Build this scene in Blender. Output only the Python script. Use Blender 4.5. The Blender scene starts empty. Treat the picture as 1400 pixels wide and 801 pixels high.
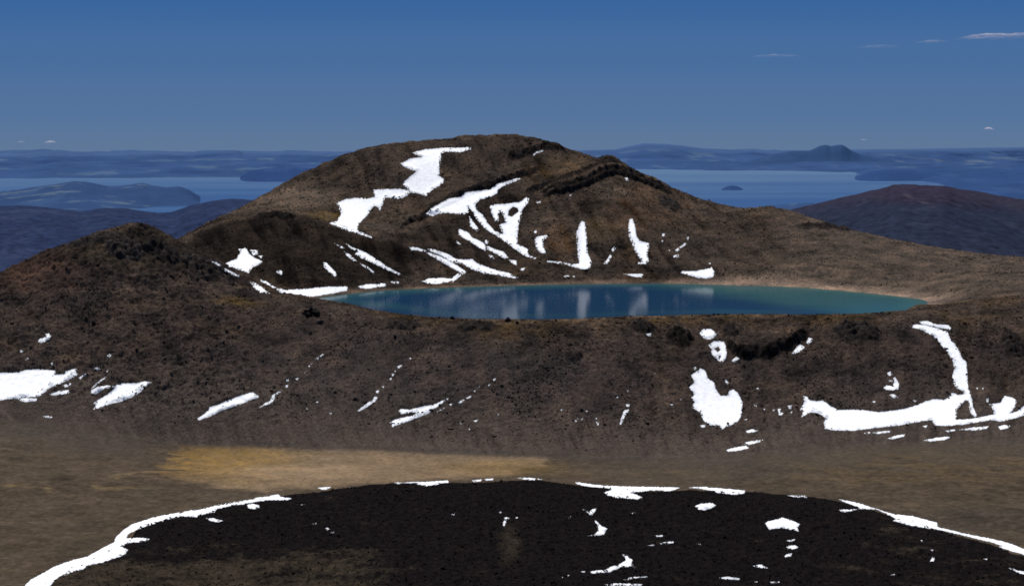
import bpy, bmesh, math, random
import numpy as np
from mathutils import Vector
from mathutils.geometry import delaunay_2d_cdt

random.seed(7); rng = np.random.default_rng(7)
sc = bpy.context.scene
COL = sc.collection
R = math.radians

# ------------------------------------------------------------------ camera
F = 3000.0; W0, H0 = 1400.0, 801.0
PITCH = math.atan((400.5 - 140.0) / F)
cp, sp = math.cos(PITCH), math.sin(PITCH)
cam_d = bpy.data.cameras.new('camera'); cam = bpy.data.objects.new('camera', cam_d); COL.objects.link(cam)
cam_d.sensor_width = 36.0; cam_d.lens = 36.0 * F / W0
cam_d.clip_start = 5.0; cam_d.clip_end = 250000.0
cam.location = (0, 0, 0); cam.rotation_euler = (math.pi / 2 - PITCH, 0, 0)
sc.camera = cam

def tan_of(px, py):                 # horizontal / vertical slopes of a sight line
    a = (np.asarray(px, float) - 700.0) / F; b = (np.asarray(py, float) - 400.5) / F
    dy = cp - b * sp; dz = -sp - b * cp
    return a / dy, dz / dy
def at(px, py, D):                  # surveyed point at forward distance D
    t, s = tan_of(px, py); return np.array([t * D, D, s * D])
def at_z(px, py, z):
    t, s = tan_of(px, py); D = z / s; return np.array([t * D, D, z])
def proj(X, Y, Z):
    f = Y * cp - Z * sp; u = Y * sp + Z * cp
    return 700.0 + F * X / f, 400.5 - F * u / f

# ------------------------------------------------------------------ noise
_ang = np.random.default_rng(99).uniform(0, 2 * math.pi, (256, 256)); _gc = np.cos(_ang).astype(np.float32).ravel(); _gs = np.sin(_ang).astype(np.float32).ravel()
def perlin(x, y, seed=0):
    x = np.asarray(x); y = np.asarray(y)
    ix = np.floor(x); iy = np.floor(y); fx = (x - ix).astype(np.float32); fy = (y - iy).astype(np.float32)
    ix = (ix.astype(np.int32) + seed * 37) & 255; iy = (iy.astype(np.int32) + seed * 91) & 255
    u = fx * fx * fx * (fx * (fx * 6 - 15) + 10); v = fy * fy * fy * (fy * (fy * 6 - 15) + 10)
    ix1 = ((ix + 1) & 255) * 256; iy1 = (iy + 1) & 255; ix = ix * 256
    def g(i, dx, dy): return _gc[i] * (fx - dx) + _gs[i] * (fy - dy)
    n0 = g(ix + iy, 0, 0); n0 += (g(ix1 + iy, 1, 0) - n0) * u; n1 = g(ix + iy1, 0, 1); n1 += (g(ix1 + iy1, 1, 1) - n1) * u
    return (n0 + (n1 - n0) * v) * 1.45
def fbm(x, y, oct=4, seed=0, gain=0.5, ridged=False):
    t = 0.0; a = 1.0; s = 0.0
    for o in range(oct):
        n = perlin(x * 2 ** o + 17.3 * o, y * 2 ** o - 9.1 * o, seed + o)
        t = t + a * ((1 - 2 * np.abs(n)) if ridged else n); s += a; a *= gain
    return t / s
def sstep(a, b, x):
    t = np.clip((x - a) / (b - a), 0, 1); return t * t * (3 - 2 * t)
def lin(r, g, b):
    return np.array([((c / 255 + 0.055) / 1.055) ** 2.4 if c > 10 else c / 255 / 12.92 for c in (r, g, b)])

# ------------------------------------------------------------------ tagging
def tag(o, label=None, cat=None, group=None, kind=None):
    if label: o['label'] = label
    if cat: o['category'] = cat
    if group: o['group'] = group
    if kind: o['kind'] = kind
    return o
def link(name, me, mat=None, parent=None):
    o = bpy.data.objects.new(name, me); COL.objects.link(o)
    if mat: me.materials.append(mat)
    if parent: o.parent = parent
    return o
def mesh_np(name, V, Fq, cols=None, smooth=True):
    me = bpy.data.meshes.new(name); V = np.asarray(V, np.float32); Fq = np.asarray(Fq, np.int32)
    n, k = Fq.shape
    me.vertices.add(len(V)); me.vertices.foreach_set('co', V.ravel())
    me.loops.add(n * k); me.loops.foreach_set('vertex_index', Fq.ravel())
    me.polygons.add(n); me.polygons.foreach_set('loop_start', np.arange(0, n * k, k, dtype=np.int32))
    me.update(calc_edges=True)
    me.polygons.foreach_set('use_smooth', np.full(n, smooth))
    if cols is not None:
        at_ = me.color_attributes.new('Col', 'FLOAT_COLOR', 'POINT')
        c4 = np.ones((len(V), 4), np.float32); c4[:, :3] = cols; at_.data.foreach_set('color', c4.ravel())
    me.validate(); me.update()
    return me

# ------------------------------------------------------------------ materials
def new_mat(name):
    m = bpy.data.materials.new(name); m.use_nodes = True
    nt = m.node_tree; nt.nodes.clear()
    out = nt.nodes.new('ShaderNodeOutputMaterial'); bs = nt.nodes.new('ShaderNodeBsdfPrincipled')
    nt.links.new(bs.outputs[0], out.inputs[0]); bs.inputs['Specular IOR Level'].default_value = 0.0
    bs.inputs['Roughness'].default_value = 0.95
    return m, nt, bs, out
def N(nt, t, **kw):
    n = nt.nodes.new(t)
    for k, v in kw.items(): setattr(n, k, v)
    return n
def noise(nt, vec, scale, detail=4, rough=0.6):
    n = N(nt, 'ShaderNodeTexNoise'); n.inputs['Scale'].default_value = scale
    n.inputs['Detail'].default_value = detail; n.inputs['Roughness'].default_value = rough
    nt.links.new(vec, n.inputs['Vector']); return n.outputs['Fac']
def math_n(nt, op, a, b=None):
    n = N(nt, 'ShaderNodeMath', operation=op)
    for i, v in enumerate((a, b)):
        if v is None: continue
        if isinstance(v, (int, float)): n.inputs[i].default_value = v
        else: nt.links.new(v, n.inputs[i])
    return n.outputs[0]
def rmap(nt, v, a, b, c, d):
    n = N(nt, 'ShaderNodeMapRange'); nt.links.new(v, n.inputs['Value'])
    for k, x in zip(('From Min', 'From Max', 'To Min', 'To Max'), (a, b, c, d)): n.inputs[k].default_value = x
    return n.outputs[0]
def rock_material(name, s1=0.5, s2=1.6, lo=0.48, hi=1.62, bump=1.0, dist=0.9):
    m, nt, bs, out = new_mat(name)
    geo = N(nt, 'ShaderNodeNewGeometry'); P = geo.outputs['Position']
    at_ = N(nt, 'ShaderNodeAttribute', attribute_name='Col')
    n1 = noise(nt, P, s1, 5, 0.7); n2 = noise(nt, P, s2, 3, 0.75)
    f = math_n(nt, 'MULTIPLY', rmap(nt, n1, 0.3, 0.7, lo, hi), rmap(nt, n2, 0.3, 0.7, lo ** 0.6, hi ** 0.6))
    vm = N(nt, 'ShaderNodeVectorMath', operation='SCALE'); nt.links.new(at_.outputs['Color'], vm.inputs[0]); nt.links.new(f, vm.inputs['Scale'])
    nt.links.new(vm.outputs[0], bs.inputs['Base Color'])
    h = math_n(nt, 'ADD', n1, math_n(nt, 'MULTIPLY', n2, 0.5))
    b = N(nt, 'ShaderNodeBump'); b.inputs['Strength'].default_value = bump; b.inputs['Distance'].default_value = dist
    nt.links.new(h, b.inputs['Height']); nt.links.new(b.outputs[0], bs.inputs['Normal'])
    return m
def far_material(name, scale, rough=1.0, lo=0.85, hi=1.15):
    m, nt, bs, out = new_mat(name)
    geo = N(nt, 'ShaderNodeNewGeometry')
    at_ = N(nt, 'ShaderNodeAttribute', attribute_name='Col')
    n1 = noise(nt, geo.outputs['Position'], scale, 6, 0.65)
    vm = N(nt, 'ShaderNodeVectorMath', operation='SCALE'); nt.links.new(at_.outputs['Color'], vm.inputs[0])
    nt.links.new(rmap(nt, n1, 0.3, 0.7, lo, hi), vm.inputs['Scale']); nt.links.new(vm.outputs[0], bs.inputs['Base Color'])
    bs.inputs['Specular IOR Level'].default_value = 0.0
    return m
M_rock = rock_material('volcanic_rock')
M_floor = rock_material('crater_sand', 0.3, 1.3, 0.70, 1.32, 0.7, 0.4)
M_lava = rock_material('black_lava', 0.35, 1.1, 0.6, 1.4, 0.8, 0.9)
M_rubble = rock_material('loose_stone', 0.5, 2.5, 0.7, 1.3, 0.6, 0.4)
M_far = far_material('hazy_land', 0.0006)
M_forest = far_material('hazy_forest', 0.03, 1.0, .62, 1.38)

m, nt, bs, out = new_mat('snow'); M_snow = m
geo = N(nt, 'ShaderNodeNewGeometry')
n1 = noise(nt, geo.outputs['Position'], 0.35, 4, 0.6)
cr = N(nt, 'ShaderNodeMix', data_type='RGBA'); cr.inputs[6].default_value = (.60, .63, .68, 1); cr.inputs[7].default_value = (.95, .955, .965, 1)
ea = N(nt, 'ShaderNodeAttribute', attribute_name='Col'); nt.links.new(math_n(nt, 'MULTIPLY', rmap(nt, n1, 0.25, 0.6, 0.45, 1), ea.outputs['Fac']), cr.inputs[0]); nt.links.new(cr.outputs[2], bs.inputs['Base Color'])
bs.inputs['Roughness'].default_value = 0.6
b = N(nt, 'ShaderNodeBump'); b.inputs['Strength'].default_value = 0.25; b.inputs['Distance'].default_value = 0.4
nt.links.new(n1, b.inputs['Height']); nt.links.new(b.outputs[0], bs.inputs['Normal'])

# ------------------------------------------------------------------ survey points -> height model
ZL = -163.0            # crater lake level (camera eye = 0)
ZF = -230.0            # crater floor level
ctrl = []
def ridge(pts, step=22):
    pts = [tuple(map(float, p)) for p in pts]; outp = []
    for (a, b) in zip(pts[:-1], pts[1:]):
        n = max(1, int(abs(b[0] - a[0]) // step))
        for k in range(n):
            t = k / n; outp.append(tuple(a[i] + (b[i] - a[i]) * t for i in range(3)))
    outp.append(pts[-1])
    for p in outp: ctrl.append(at(*p))
    return outp
rim = ridge([(-260, 470, 1680), (-120, 430, 1700), (-60, 405, 1720), (0, 381, 1740), (60, 350, 1750), (100, 337, 1755), (130, 325, 1760), (160, 316, 1765), (185, 313, 1765),
       (205, 319, 1765), (222, 330, 1765), (240, 339, 1768), (271, 351, 1770), (302, 364, 1770), (331, 386, 1768), (365, 401, 1768), (415, 406, 1768),
       (459, 414, 1745), (490, 419, 1715), (520, 425, 1690), (560, 431, 1660), (600, 435, 1640), (660, 437.5, 1625), (740, 438, 1618), (800, 436, 1628),
       (900, 432, 1650), (1000, 430, 1663), (1100, 431, 1658), (1180, 429, 1668), (1230, 425, 1688), (1262, 416, 1748)])
sky1 = ridge([(170, 366, 2140), (220, 342, 2165), (245, 330, 2180), (271, 314, 2200), (300, 300, 2220), (340, 283, 2240), (380, 259, 2260), (400, 248, 2265), (440, 229, 2275),
       (480, 213, 2285), (520, 203.5, 2290), (560, 199, 2295), (600, 194, 2300), (640, 190, 2300), (680, 188, 2300), (720, 191, 2300), (750, 199, 2295),
       (770, 206, 2290), (785, 213, 2285), (800, 219, 2275), (815, 221, 2270), (835, 219, 2265), (850, 228, 2260), (870, 240, 2255), (890, 249, 2250),
       (920, 263, 2245), (950, 276, 2240), (980, 286, 2235), (1000, 290, 2230), (1020, 289, 2230), (1045, 286, 2230), (1060, 286, 2225), (1075, 291, 2215),
       (1100, 298, 2200), (1150, 318, 2150), (1200, 327, 2130), (1260, 338, 2100), (1300, 345, 2080), (1360, 352, 2050), (1400, 356, 2030), (1500, 366, 2000), (1650, 385, 1980)])
ridge([(236, 338, 2040), (270, 322, 2060), (320, 302, 2075), (375, 292.5, 2080), (420, 299, 2075), (450, 307, 2065), (500, 321, 2040), (540, 334, 2020)])
for p in [(640, 212, 2255), (560, 232, 2230), (480, 240, 2240), (520, 270, 2190), (600, 260, 2190), (600, 300, 2130), (500, 300, 2140), (450, 290, 2155), (400, 277, 2185),
          (380, 283, 2175), (330, 291, 2195), (420, 255, 2240), (640, 280, 2150), (700, 230, 2235), (700, 262, 2170), (700, 300, 2110), (700, 340, 2050), (640, 330, 2070), (640, 365, 2010), (560, 360, 1995),
          (760, 240, 2215), (800, 255, 2190), (800, 300, 2110), (800, 345, 2045), (870, 275, 2170), (870, 310, 2100), (870, 350, 2040), (930, 300, 2150), (950, 330, 2095), (950, 360, 2030),
          (1000, 320, 2140), (1000, 350, 2060), (1050, 320, 2145), (1050, 360, 2030), (1100, 340, 2080), (1150, 360, 2010), (1200, 370, 1980), (700, 375, 1998), (800, 374, 1998), (870, 374, 1998), (950, 375, 1990), (1000, 379, 1975), (1050, 381, 1965),
          (600, 380, 1985), (375, 340, 1975), (320, 345, 1975), (300, 372, 1910), (350, 387, 1878), (450, 350, 1960), (450, 372, 1915), (450, 392, 1872), (520, 385, 1935), (540, 365, 1970),
          (1300, 382, 1895), (1350, 380, 1870), (1400, 385, 1820), (1480, 390, 1800), (1300, 362, 1990), (1350, 366, 1960), (1250, 385, 1925), (1280, 402, 1830),
          (1300, 434, 1655), (1350, 428, 1670), (1400, 428, 1660), (1500, 428, 1650), (1350, 408, 1740), (1400, 404, 1750), (1500, 404, 1750), (1300, 416, 1745), (1285, 428, 1690),
          (100, 450, 1640), (0, 470, 1620), (0, 420, 1690), (300, 480, 1600), (300, 430, 1670), (200, 400, 1705), (300, 398, 1722), (200, 350, 1745), (100, 390, 1700), (200, 500, 1582), (-120, 480, 1625),
          (400, 445, 1650), (400, 520, 1560), (500, 470, 1606), (500, 530, 1542), (600, 460, 1604), (600, 530, 1538), (700, 460, 1596), (700, 520, 1540), (700, 570, 1500), (550, 575, 1503),
          (850, 455, 1604), (850, 520, 1540), (850, 575, 1494), (1000, 455, 1620), (1000, 520, 1555), (1000, 575, 1500), (1150, 455, 1620), (1150, 520, 1560), (1150, 570, 1505),
          (1300, 470, 1612), (1300, 530, 1552), (1400, 470, 1612), (1400, 540, 1545), (1550, 480, 1605), (1550, 540, 1545), (400, 575, 1503), (300, 560, 1515)]:
    ctrl.append(at(*p))
foot = [(-250, 565, -215), (-100, 565, -216), (0, 572, -218), (100, 585, -223), (225, 603, -229), (290, 604, -230), (360, 607, -230), (440, 611, -230), (520, 613, -230), (600, 618, -230), (700, 621, -230), (780, 624, -229.6),
        (850, 625, -229), (1000, 622, -228), (1100, 612, -227), (1200, 606, -226), (1300, 601, -225), (1400, 598, -224), (1550, 596, -223), (1700, 596, -222)]
for p in foot: ctrl.append(at_z(*p))
for x in range(-260, 1700, 150):
    for y in (650, 690, 745, 801, 900, 1100, 1500):
        ctrl.append(at_z(x, y, ZF + (1.5 * max(0, (x - 900) / 500) if y < 745 else 0) + (3.0 * max(0, (300 - x) / 400) if y < 690 else 0)))
# shoreline of the crater lake
shore = [at_z(x, y, ZL) for x, y in [(408, 410), (430, 407.6), (474, 401.6), (517, 397.4), (580, 394.3), (648, 392), (711, 390), (770, 388.8), (818, 387.8), (890, 387.3), (940, 388), (987, 389.3), (1050, 391),
          (1100, 393.3), (1147, 397), (1200, 402), (1240, 406.3), (1261, 409.5), (1269, 413), (1265, 417.5)]]
for x, D in [(1232, 1706), (1180, 1687), (1100, 1678), (1000, 1682), (900, 1669), (800, 1648), (740, 1638), (660, 1644), (600, 1660), (560, 1680), (520, 1710), (490, 1737), (459, 1772), (430, 1806), (412, 1828)]:
    shore.append(np.array([(x - 700) / F * D * 1.0, D, ZL]))
shore = np.array(shore)
for p in shore: ctrl.append(p)
cen = shore[:, :2].mean(0)
for k in (0.88, 0.6, 0.25):
    for p in shore[::2]:
        q = cen + (p[:2] - cen) * k; ctrl.append(np.array([q[0], q[1], ZL - (2.0 if k > .8 else 8.0)]))
# hidden far sides
for p in sky1[::2]:
    a = at(*p)
    for dD, dz in ((130, 22), (330, 95), (620, 260)):
        ctrl.append(np.array([a[0] * (1 + dD / a[1]), a[1] + dD, a[2] - dz]))
for p in rim[:12:2]:
    a = at(*p)
    for dD, dz in ((110, 30), (250, 85)):
        ctrl.append(np.array([a[0] * (1 + dD / a[1]), a[1] + dD, a[2] - dz]))
ctrl = np.array(ctrl)
# drop near-duplicates, then multiquadric interpolation
keep = []
for i, p in enumerate(ctrl):
    if all((p[0] - ctrl[j][0]) ** 2 + (p[1] - ctrl[j][1]) ** 2 > 36 for j in keep): keep.append(i)
ctrl = ctrl[keep]
SCL = 100.0; C2 = (18 / SCL) ** 2
cx, cy, cz = ctrl[:, 0] / SCL, ctrl[:, 1] / SCL, ctrl[:, 2]
n = len(cx); A = np.zeros((n + 3, n + 3))
A[:n, :n] = np.sqrt((cx[:, None] - cx) ** 2 + (cy[:, None] - cy) ** 2 + C2)
Pm = np.stack([np.ones(n), cx, cy], 1); A[:n, n:] = Pm; A[n:, :n] = Pm.T
wts = np.linalg.solve(A, np.concatenate([cz, np.zeros(3)]))
def base_height(X, Y):
    x = X.ravel() / SCL; y = Y.ravel() / SCL; o = np.empty_like(x)
    for i in range(0, len(x), 20000):
        s = slice(i, i + 20000)
        o[s] = np.sqrt((x[s, None] - cx) ** 2 + (y[s, None] - cy) ** 2 + C2) @ wts[:n] + wts[n] + wts[n + 1] * x[s] + wts[n + 2] * y[s]
    return o.reshape(X.shape)

# ------------------------------------------------------------------ terrain grid
tcol = np.concatenate([np.linspace(-0.56, -0.262, 70), np.linspace(-0.26, 0.26, 910), np.linspace(0.262, 0.56, 70)])
NC = len(tcol)
drow = np.concatenate([np.arange(420, 850, 7.0), np.arange(850, 1420, 1.35), np.arange(1420, 1780, 1.0), np.arange(1780, 2330, 1.3), np.arange(2330, 2920, 6.0)])
NR = len(drow)
def cubic_up(src, coarse, fine, axis):
    idx = np.clip(np.searchsorted(coarse, fine, side='right') - 1, 0, len(coarse) - 2)
    t = (fine - coarse[idx]) / (coarse[idx + 1] - coarse[idx])
    S = np.moveaxis(src, axis, 0)
    p0 = S[np.clip(idx - 1, 0, None)]; p1 = S[idx]; p2 = S[idx + 1]; p3 = S[np.clip(idx + 2, None, len(coarse) - 1)]
    t = t.reshape(-1, *([1] * (S.ndim - 1)))
    o = 0.5 * (2 * p1 + (p2 - p0) * t + (2 * p0 - 5 * p1 + 4 * p2 - p3) * t ** 2 + (3 * p1 - p0 - 3 * p2 + p3) * t ** 3)
    return np.moveaxis(o, 0, axis)
ct = np.linspace(-0.57, 0.57, 380); cd = np.arange(420, 2926, 7.0)
CD, CT = np.meshgrid(cd, ct, indexing='ij')
Zc0 = base_height(CT * CD, CD)
Z = cubic_up(cubic_up(Zc0, cd, drow, 0), ct, tcol, 1)
D2, T2 = np.meshgrid(drow, tcol, indexing='ij'); X2 = T2 * D2
U0, V0 = proj(X2, D2, Z)

def poly_sdist(px, py, poly):
    """signed distance to a closed polygon, positive inside"""
    poly = np.asarray(poly, float); d = np.full(px.shape, 1e18); ins = np.zeros(px.shape, bool)
    for a, b in zip(poly, np.roll(poly, -1, 0)):
        ex, ey = b - a; wx = px - a[0]; wy = py - a[1]
        t = np.clip((wx * ex + wy * ey) / (ex * ex + ey * ey + 1e-12), 0, 1)
        d = np.minimum(d, (wx - ex * t) ** 2 + (wy - ey * t) ** 2)
        c = (a[1] > py) != (b[1] > py)
        with np.errstate(divide='ignore', invalid='ignore'):
            ins ^= c & (px < (b[0] - a[0]) * (py - a[1]) / (b[1] - a[1]) + a[0])
    d = np.sqrt(d); return np.where(ins, d, -d)
def line_y(pts, x): 
    pts = np.asarray(pts, float); return np.interp(x, pts[:, 0], pts[:, 1])

lakeD = poly_sdist(X2, D2, shore[:, :2])              # metres inside the lake
rimD = np.interp(T2, [(p[0] - 700) / F for p in rim], [p[2] for p in rim])
footP = np.array([at_z(*p) for p in foot]); footD = np.interp(T2, footP[:, 0] / footP[:, 1], footP[:, 1])

# ---- lava flow outline (levee crest surveyed), pushed out to its foot
edge = [(-40, 880), (40, 808), (66, 794), (100, 777), (168, 741), (190, 728), (200, 716), (248, 699), (322, 684), (388, 676.5), (440, 670.5), (500, 661.5), (540, 658), (600, 658.5), (650, 657), (740, 656.5),
        (800, 662), (870, 671), (950, 669.5), (1030, 673), (1090, 677), (1150, 685), (1230, 706), (1300, 727), (1400, 757), (1500, 792), (1620, 850)]
lavaP = np.array([at_z(x, y, ZF + 9.5)[:2] for x, y in edge])
lavaP = np.vstack([lavaP, [lavaP[-1] * 0.45], [lavaP[0] * 0.45]])
wob = 5.0 * fbm(X2 / 26, D2 / 26, 4, 40)
near = D2 < 1420
ld = np.full(X2.shape, -999.0); ld[near] = poly_sdist(X2[near], D2[near], lavaP) + 9.0
ldw = ld + wob * np.exp(-np.abs(ld - 6) / 25)
lavaM = sstep(0, 1.5, ldw)
Hl = 9.2 * sstep(0, 11, ldw) + 9 * sstep(60, 330, ld)

# ---- detail
rimzone = sstep(-20, 60, D2 - footD) * (1 - sstep(0, 30, D2 - rimD - 8)) 
far_m = sstep(1820, 1900, D2 + 0 * X2)
rock = np.clip(sstep(-5, 70, D2 - footD), 0, 1)
lake_soft = sstep(-26, -2, lakeD)
rock *= (1 - lake_soft * 0.9)
ZL0 = Z.copy()
big = fbm(X2 / 55, D2 / 55, 3, 1) * 2.2
mid = fbm(X2 / 13, D2 / 13, 3, 11, 0.6, ridged=True) * 1.45
fin = fbm(X2 / 4.2, D2 / 4.2, 3, 21, 0.65) * 1.0
patchy = 0.45 + 1.1 * sstep(-0.25, 0.45, fbm(X2 / 70, D2 / 70, 3, 77))
shear = np.interp(X2, [-350, 0, 350], [-0.55, -0.1, 0.25])
rill = fbm((X2 - shear * (D2 - 1500)) / 9.0, D2 / 110, 3, 31, ridged=True)
rillm = sstep(-25, 10, D2 - footD) * (1 - sstep(40, 150, D2 - footD)) * (D2 < 1750)
rillW = fbm((X2 - shear * (D2 - 1500)) / 15.0, D2 / 150, 4, 33, ridged=True) * (D2 < 1790) * sstep(0, 60, D2 - footD) * (1 - sstep(-60, -10, D2 - rimD))
rillF = fbm((X2 + 0.25 * (D2 - 2000)) / 16.0, D2 / 140, 3, 35, ridged=True) * far_m
knoll = (1 - sstep(300, 420, U0)) * (D2 < 1810)
sil = np.maximum(knoll, 0.35) + (1 - np.maximum(knoll, .35)) * (1 - np.exp(-np.abs(D2 - rimD) / 18))       # keep the lake rim line level
detail = rock * (big * (0.25 + 0.75 * sil) * np.where(D2 > 1800, 1.0, 0.8) + (mid * (0.9 + 1.5 * knoll) + fin * patchy * (1.1 + .7 * knoll)) * sil) + rillm * rill * 1.5 * (1 - 0.6 * sstep(60, 150, D2 - footD)) + rillF * 1.9 * rock + rillW * 1.5
floor_n = (1 - rock) * (1 - lake_soft) * (fbm(X2 / 60, D2 / 40, 3, 51) * 0.9 + fbm(X2 / 5, D2 / 5, 2, 55) * 0.12)
lava_n = lavaM * sstep(0, 9, ldw) * (0.30 + 0.70 * sstep(14, 60, ldw)) * (fbm(X2 / 24, D2 / 16, 3, 61) * 2.2 + fbm(X2 / 6.5, D2 / 5, 4, 65, 0.6, True) * 1.1 + fbm(X2 / 2.8, D2 / 2.8, 2, 68) * 0.9)

# ---- sight-line survey of the finished ground
def hit(px, py, Zg=None):
    Zg = Zs if Zg is None else Zg
    t, s = tan_of(px, py); t = np.atleast_1d(t); s = np.atleast_1d(s)
    c = np.clip(np.interp(t, tcol, np.arange(NC)), 0, NC - 1.001); c0 = c.astype(int); f = c - c0
    out_ = np.empty((len(t), 3))
    for i in range(0, len(t), 2000):
        k = slice(i, i + 2000)
        prof = Zg[:, c0[k]] * (1 - f[k]) + Zg[:, c0[k] + 1] * f[k]
        above = prof - s[k] * drow[:, None]; above[:60] = -1
        j = np.clip(np.argmax(above > 0, axis=0), 1, NR - 1)
        ar = np.arange(prof.shape[1]); a0 = above[j - 1, ar]; a1 = above[j, ar]
        w = np.clip(-a0 / np.where(np.abs(a1 - a0) < 1e-9, 1, a1 - a0), 0, 1)
        Dh = drow[j - 1] + (drow[j] - drow[j - 1]) * w
        out_[k] = np.stack([t[k] * Dh, Dh, prof[j - 1, ar] * (1 - w) + prof[j, ar] * w], 1)
    return out_

# ---- cliffs and outcrops standing out of the slopes
CLIFFS = [
 ('cliff_band', 'long black cliff band slanting up above the middle snowfield', [(538, 319), (562, 308), (585, 298), (610, 284), (640, 269), (670, 259), (700, 249), (724, 241), (745, 231)], 5.0, 4, .014),
 ('cliff_band', 'thick black lava cliff band across the right shoulder of the hill', [(735, 273), (775, 266), (803, 257), (820, 248), (846, 242), (868, 250), (898, 261), (925, 270)], 7.5, 9, .015),
 ('cliff_band', 'upper black ledge just above the thick band on the right shoulder', [(716, 266), (745, 259), (770, 250), (795, 241), (820, 233), (838, 228), (852, 233)], 4.5, 3, .016),
 ('cliff_band', 'black summit ledge on the right of the hilltop', [(690, 221), (708, 217), (725, 213), (740, 207), (757, 207), (774, 210)], 5.0, 4, .015),
 ('cliff_band', 'curved black cliff band between the small snow patches below the lake', [(988, 462), (994, 478), (1005, 488), (1025, 492), (1050, 489), (1075, 480), (1098, 468), (1108, 463)], 6.0, 3, .012)]
OUT = [
 ('rock_outcrop', 'low dark rock outcrop on the slope below the left half of the lake', 552, 449, 24, 6, 2.2, .024),
 ('rock_outcrop', 'dark rock outcrop on the crest under the lake reflections', 648, 447, 30, 7, 1.6, .022),
 ('rock_outcrop', 'dark rock outcrop below the lake, left of the rounder dark one', 880, 450, 19, 9, 3.2, .018),
 ('rock_outcrop', 'rounded black rock outcrop left of the upper snow patches', 930, 466, 19, 11, 4.2, .012),
 ('rock_outcrop', 'blocky rock face just right of the two stacked small snow patches', 998, 458, 11, 12, 3.2, .018),
 ('rock_outcrop', 'broad blocky rock outcrop between the cliff band and the curved snow', 1174, 457, 34, 14, 4.0, .024),
 ('rock_outcrop', 'dark rock outcrop on the slope right of the curved snow', 1384, 474, 16, 14, 3.2, .020),
 ('rock_outcrop', 'small dark rock outcrop in the middle of the near slope', 784, 490, 15, 5, 2.2, .020),
 ('rock_outcrop', 'dark rock outcrop on the right of the knoll near the saddle', 223, 347, 24, 9, 2.6, .022),
 ('rock_outcrop', 'dark rocky crest of the nearer spur at the left of the hill', 376, 297, 30, 7, 3.0, .014),
 ('rock_outcrop', 'rough grey rock rib on the right face of the hill', 915, 282, 17, 20, 3.4, .028),
 ('rock_outcrop', 'brown crag between the zigzag snowfield and the slanting cliff band', 540, 301, 34, 20, 5.0, .058),
 ('rock_outcrop', 'dark rock knob on the skyline at the top of the right shoulder', 833, 224, 20, 6, 3.0, .018),
 ('rock_outcrop', 'rocky crest bumps on the left shoulder of the knoll', 132, 330, 42, 8, 2.4, .030),
 ('rock_outcrop', 'rocky step running from the knoll down toward the lake', 285, 366, 40, 10, 2.4, .028),
 ('rock_outcrop', 'dark rough rocks on the front of the knoll below its top', 170, 345, 30, 9, 2.0, .032),
 ('rock_outcrop', 'dark rocks crowning the right skyline ridge', 1130, 313, 44, 9, 2.0, .022)]
cliff_bump = np.zeros(X2.shape); cliff_col = np.zeros(X2.shape); cliff_alb = np.full(X2.shape, .015); cliff_id = np.full(X2.shape, -1)
cw = 4.0 * fbm(X2 / 16, D2 / 16, 3, 301) + 1.8 * fbm(X2 / 4, D2 / 4, 2, 305)
brk = fbm(X2 / 11, D2 / 5, 3, 317, .6)
crag = np.abs(fbm(X2 / 7, D2 / 7, 3, 311, 0.6))
for k_, (nm, lb, pts, hh, wd, alb) in enumerate(CLIFFS):
    q = np.array(pts, float); hb = hit(q[:, 0], q[:, 1], Z); tl = hb[:, 0] / hb[:, 1]
    o_ = np.argsort(tl); tl = tl[o_]; dl = hb[o_, 1]
    m_ = (T2 > tl[0] - .004) & (T2 < tl[-1] + .004) & (np.abs(D2 - np.interp(T2, tl, dl)) < 90)
    s_ = (D2[m_] - np.interp(T2[m_], tl, dl)) + cw[m_]
    u_ = (T2[m_] - tl[0]) / (tl[-1] - tl[0]); tap = sstep(-.01, .14, u_ + .04 * cw[m_] / 4) * (1 - sstep(.86, 1.01, u_ + .04 * cw[m_] / 4)) * (0.75 + 0.5 * crag[m_])
    b_ = hh * tap * (0.6 * sstep(-1.0, 1.6, s_) + 0.4 * sstep(wd - 1, wd + 1.6, s_)) * np.exp(-(np.clip(s_ - wd, 0, None) / 26) ** 2)
    cliff_bump[m_] = np.maximum(cliff_bump[m_], b_)
    c_ = sstep(-4, -1.5, s_) * (1 - sstep(wd + 2, wd + 6, s_)) * sstep(.12, .4, tap)
    w_ = c_ > cliff_col[m_]; cs_ = c_ * (.25 + .75 * sstep(-.38, .0, brk[m_])); cc = cliff_col[m_]; cc[w_] = cs_[w_]; cliff_col[m_] = cc
    ca = cliff_alb[m_]; ca[w_] = alb; cliff_alb[m_] = ca; ci = cliff_id[m_]; ci[w_ & (c_ > .5)] = k_; cliff_id[m_] = ci
for k_, (nm, lb, x_, y_, rx, ry, hh, alb) in enumerate(OUT):
    h0 = hit(x_, y_, Z)[0]; rX = rx / F * h0[1]; rD = ry * 1.15
    r_ = np.sqrt(((X2 - h0[0]) / rX) ** 2 + ((D2 - h0[1]) / rD) ** 2) + 0.09 * cw; m_ = r_ < 1.25
    b_ = hh * (sstep(1.05, .55, r_[m_]) if False else (1 - sstep(.45, 1.05, r_[m_]))) * (0.35 + 1.6 * crag[m_])
    cliff_bump[m_] = np.maximum(cliff_bump[m_], b_); c_ = (1 - sstep(.75, 1.15, r_[m_]))
    w_ = c_ > cliff_col[m_]; cc = cliff_col[m_]; cc[w_] = c_[w_]; cliff_col[m_] = cc
    ca = cliff_alb[m_]; ca[w_] = alb; cliff_alb[m_] = ca; ci = cliff_id[m_]; ci[w_ & (r_[m_] < .95)] = len(CLIFFS) + k_; cliff_id[m_] = ci

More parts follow.
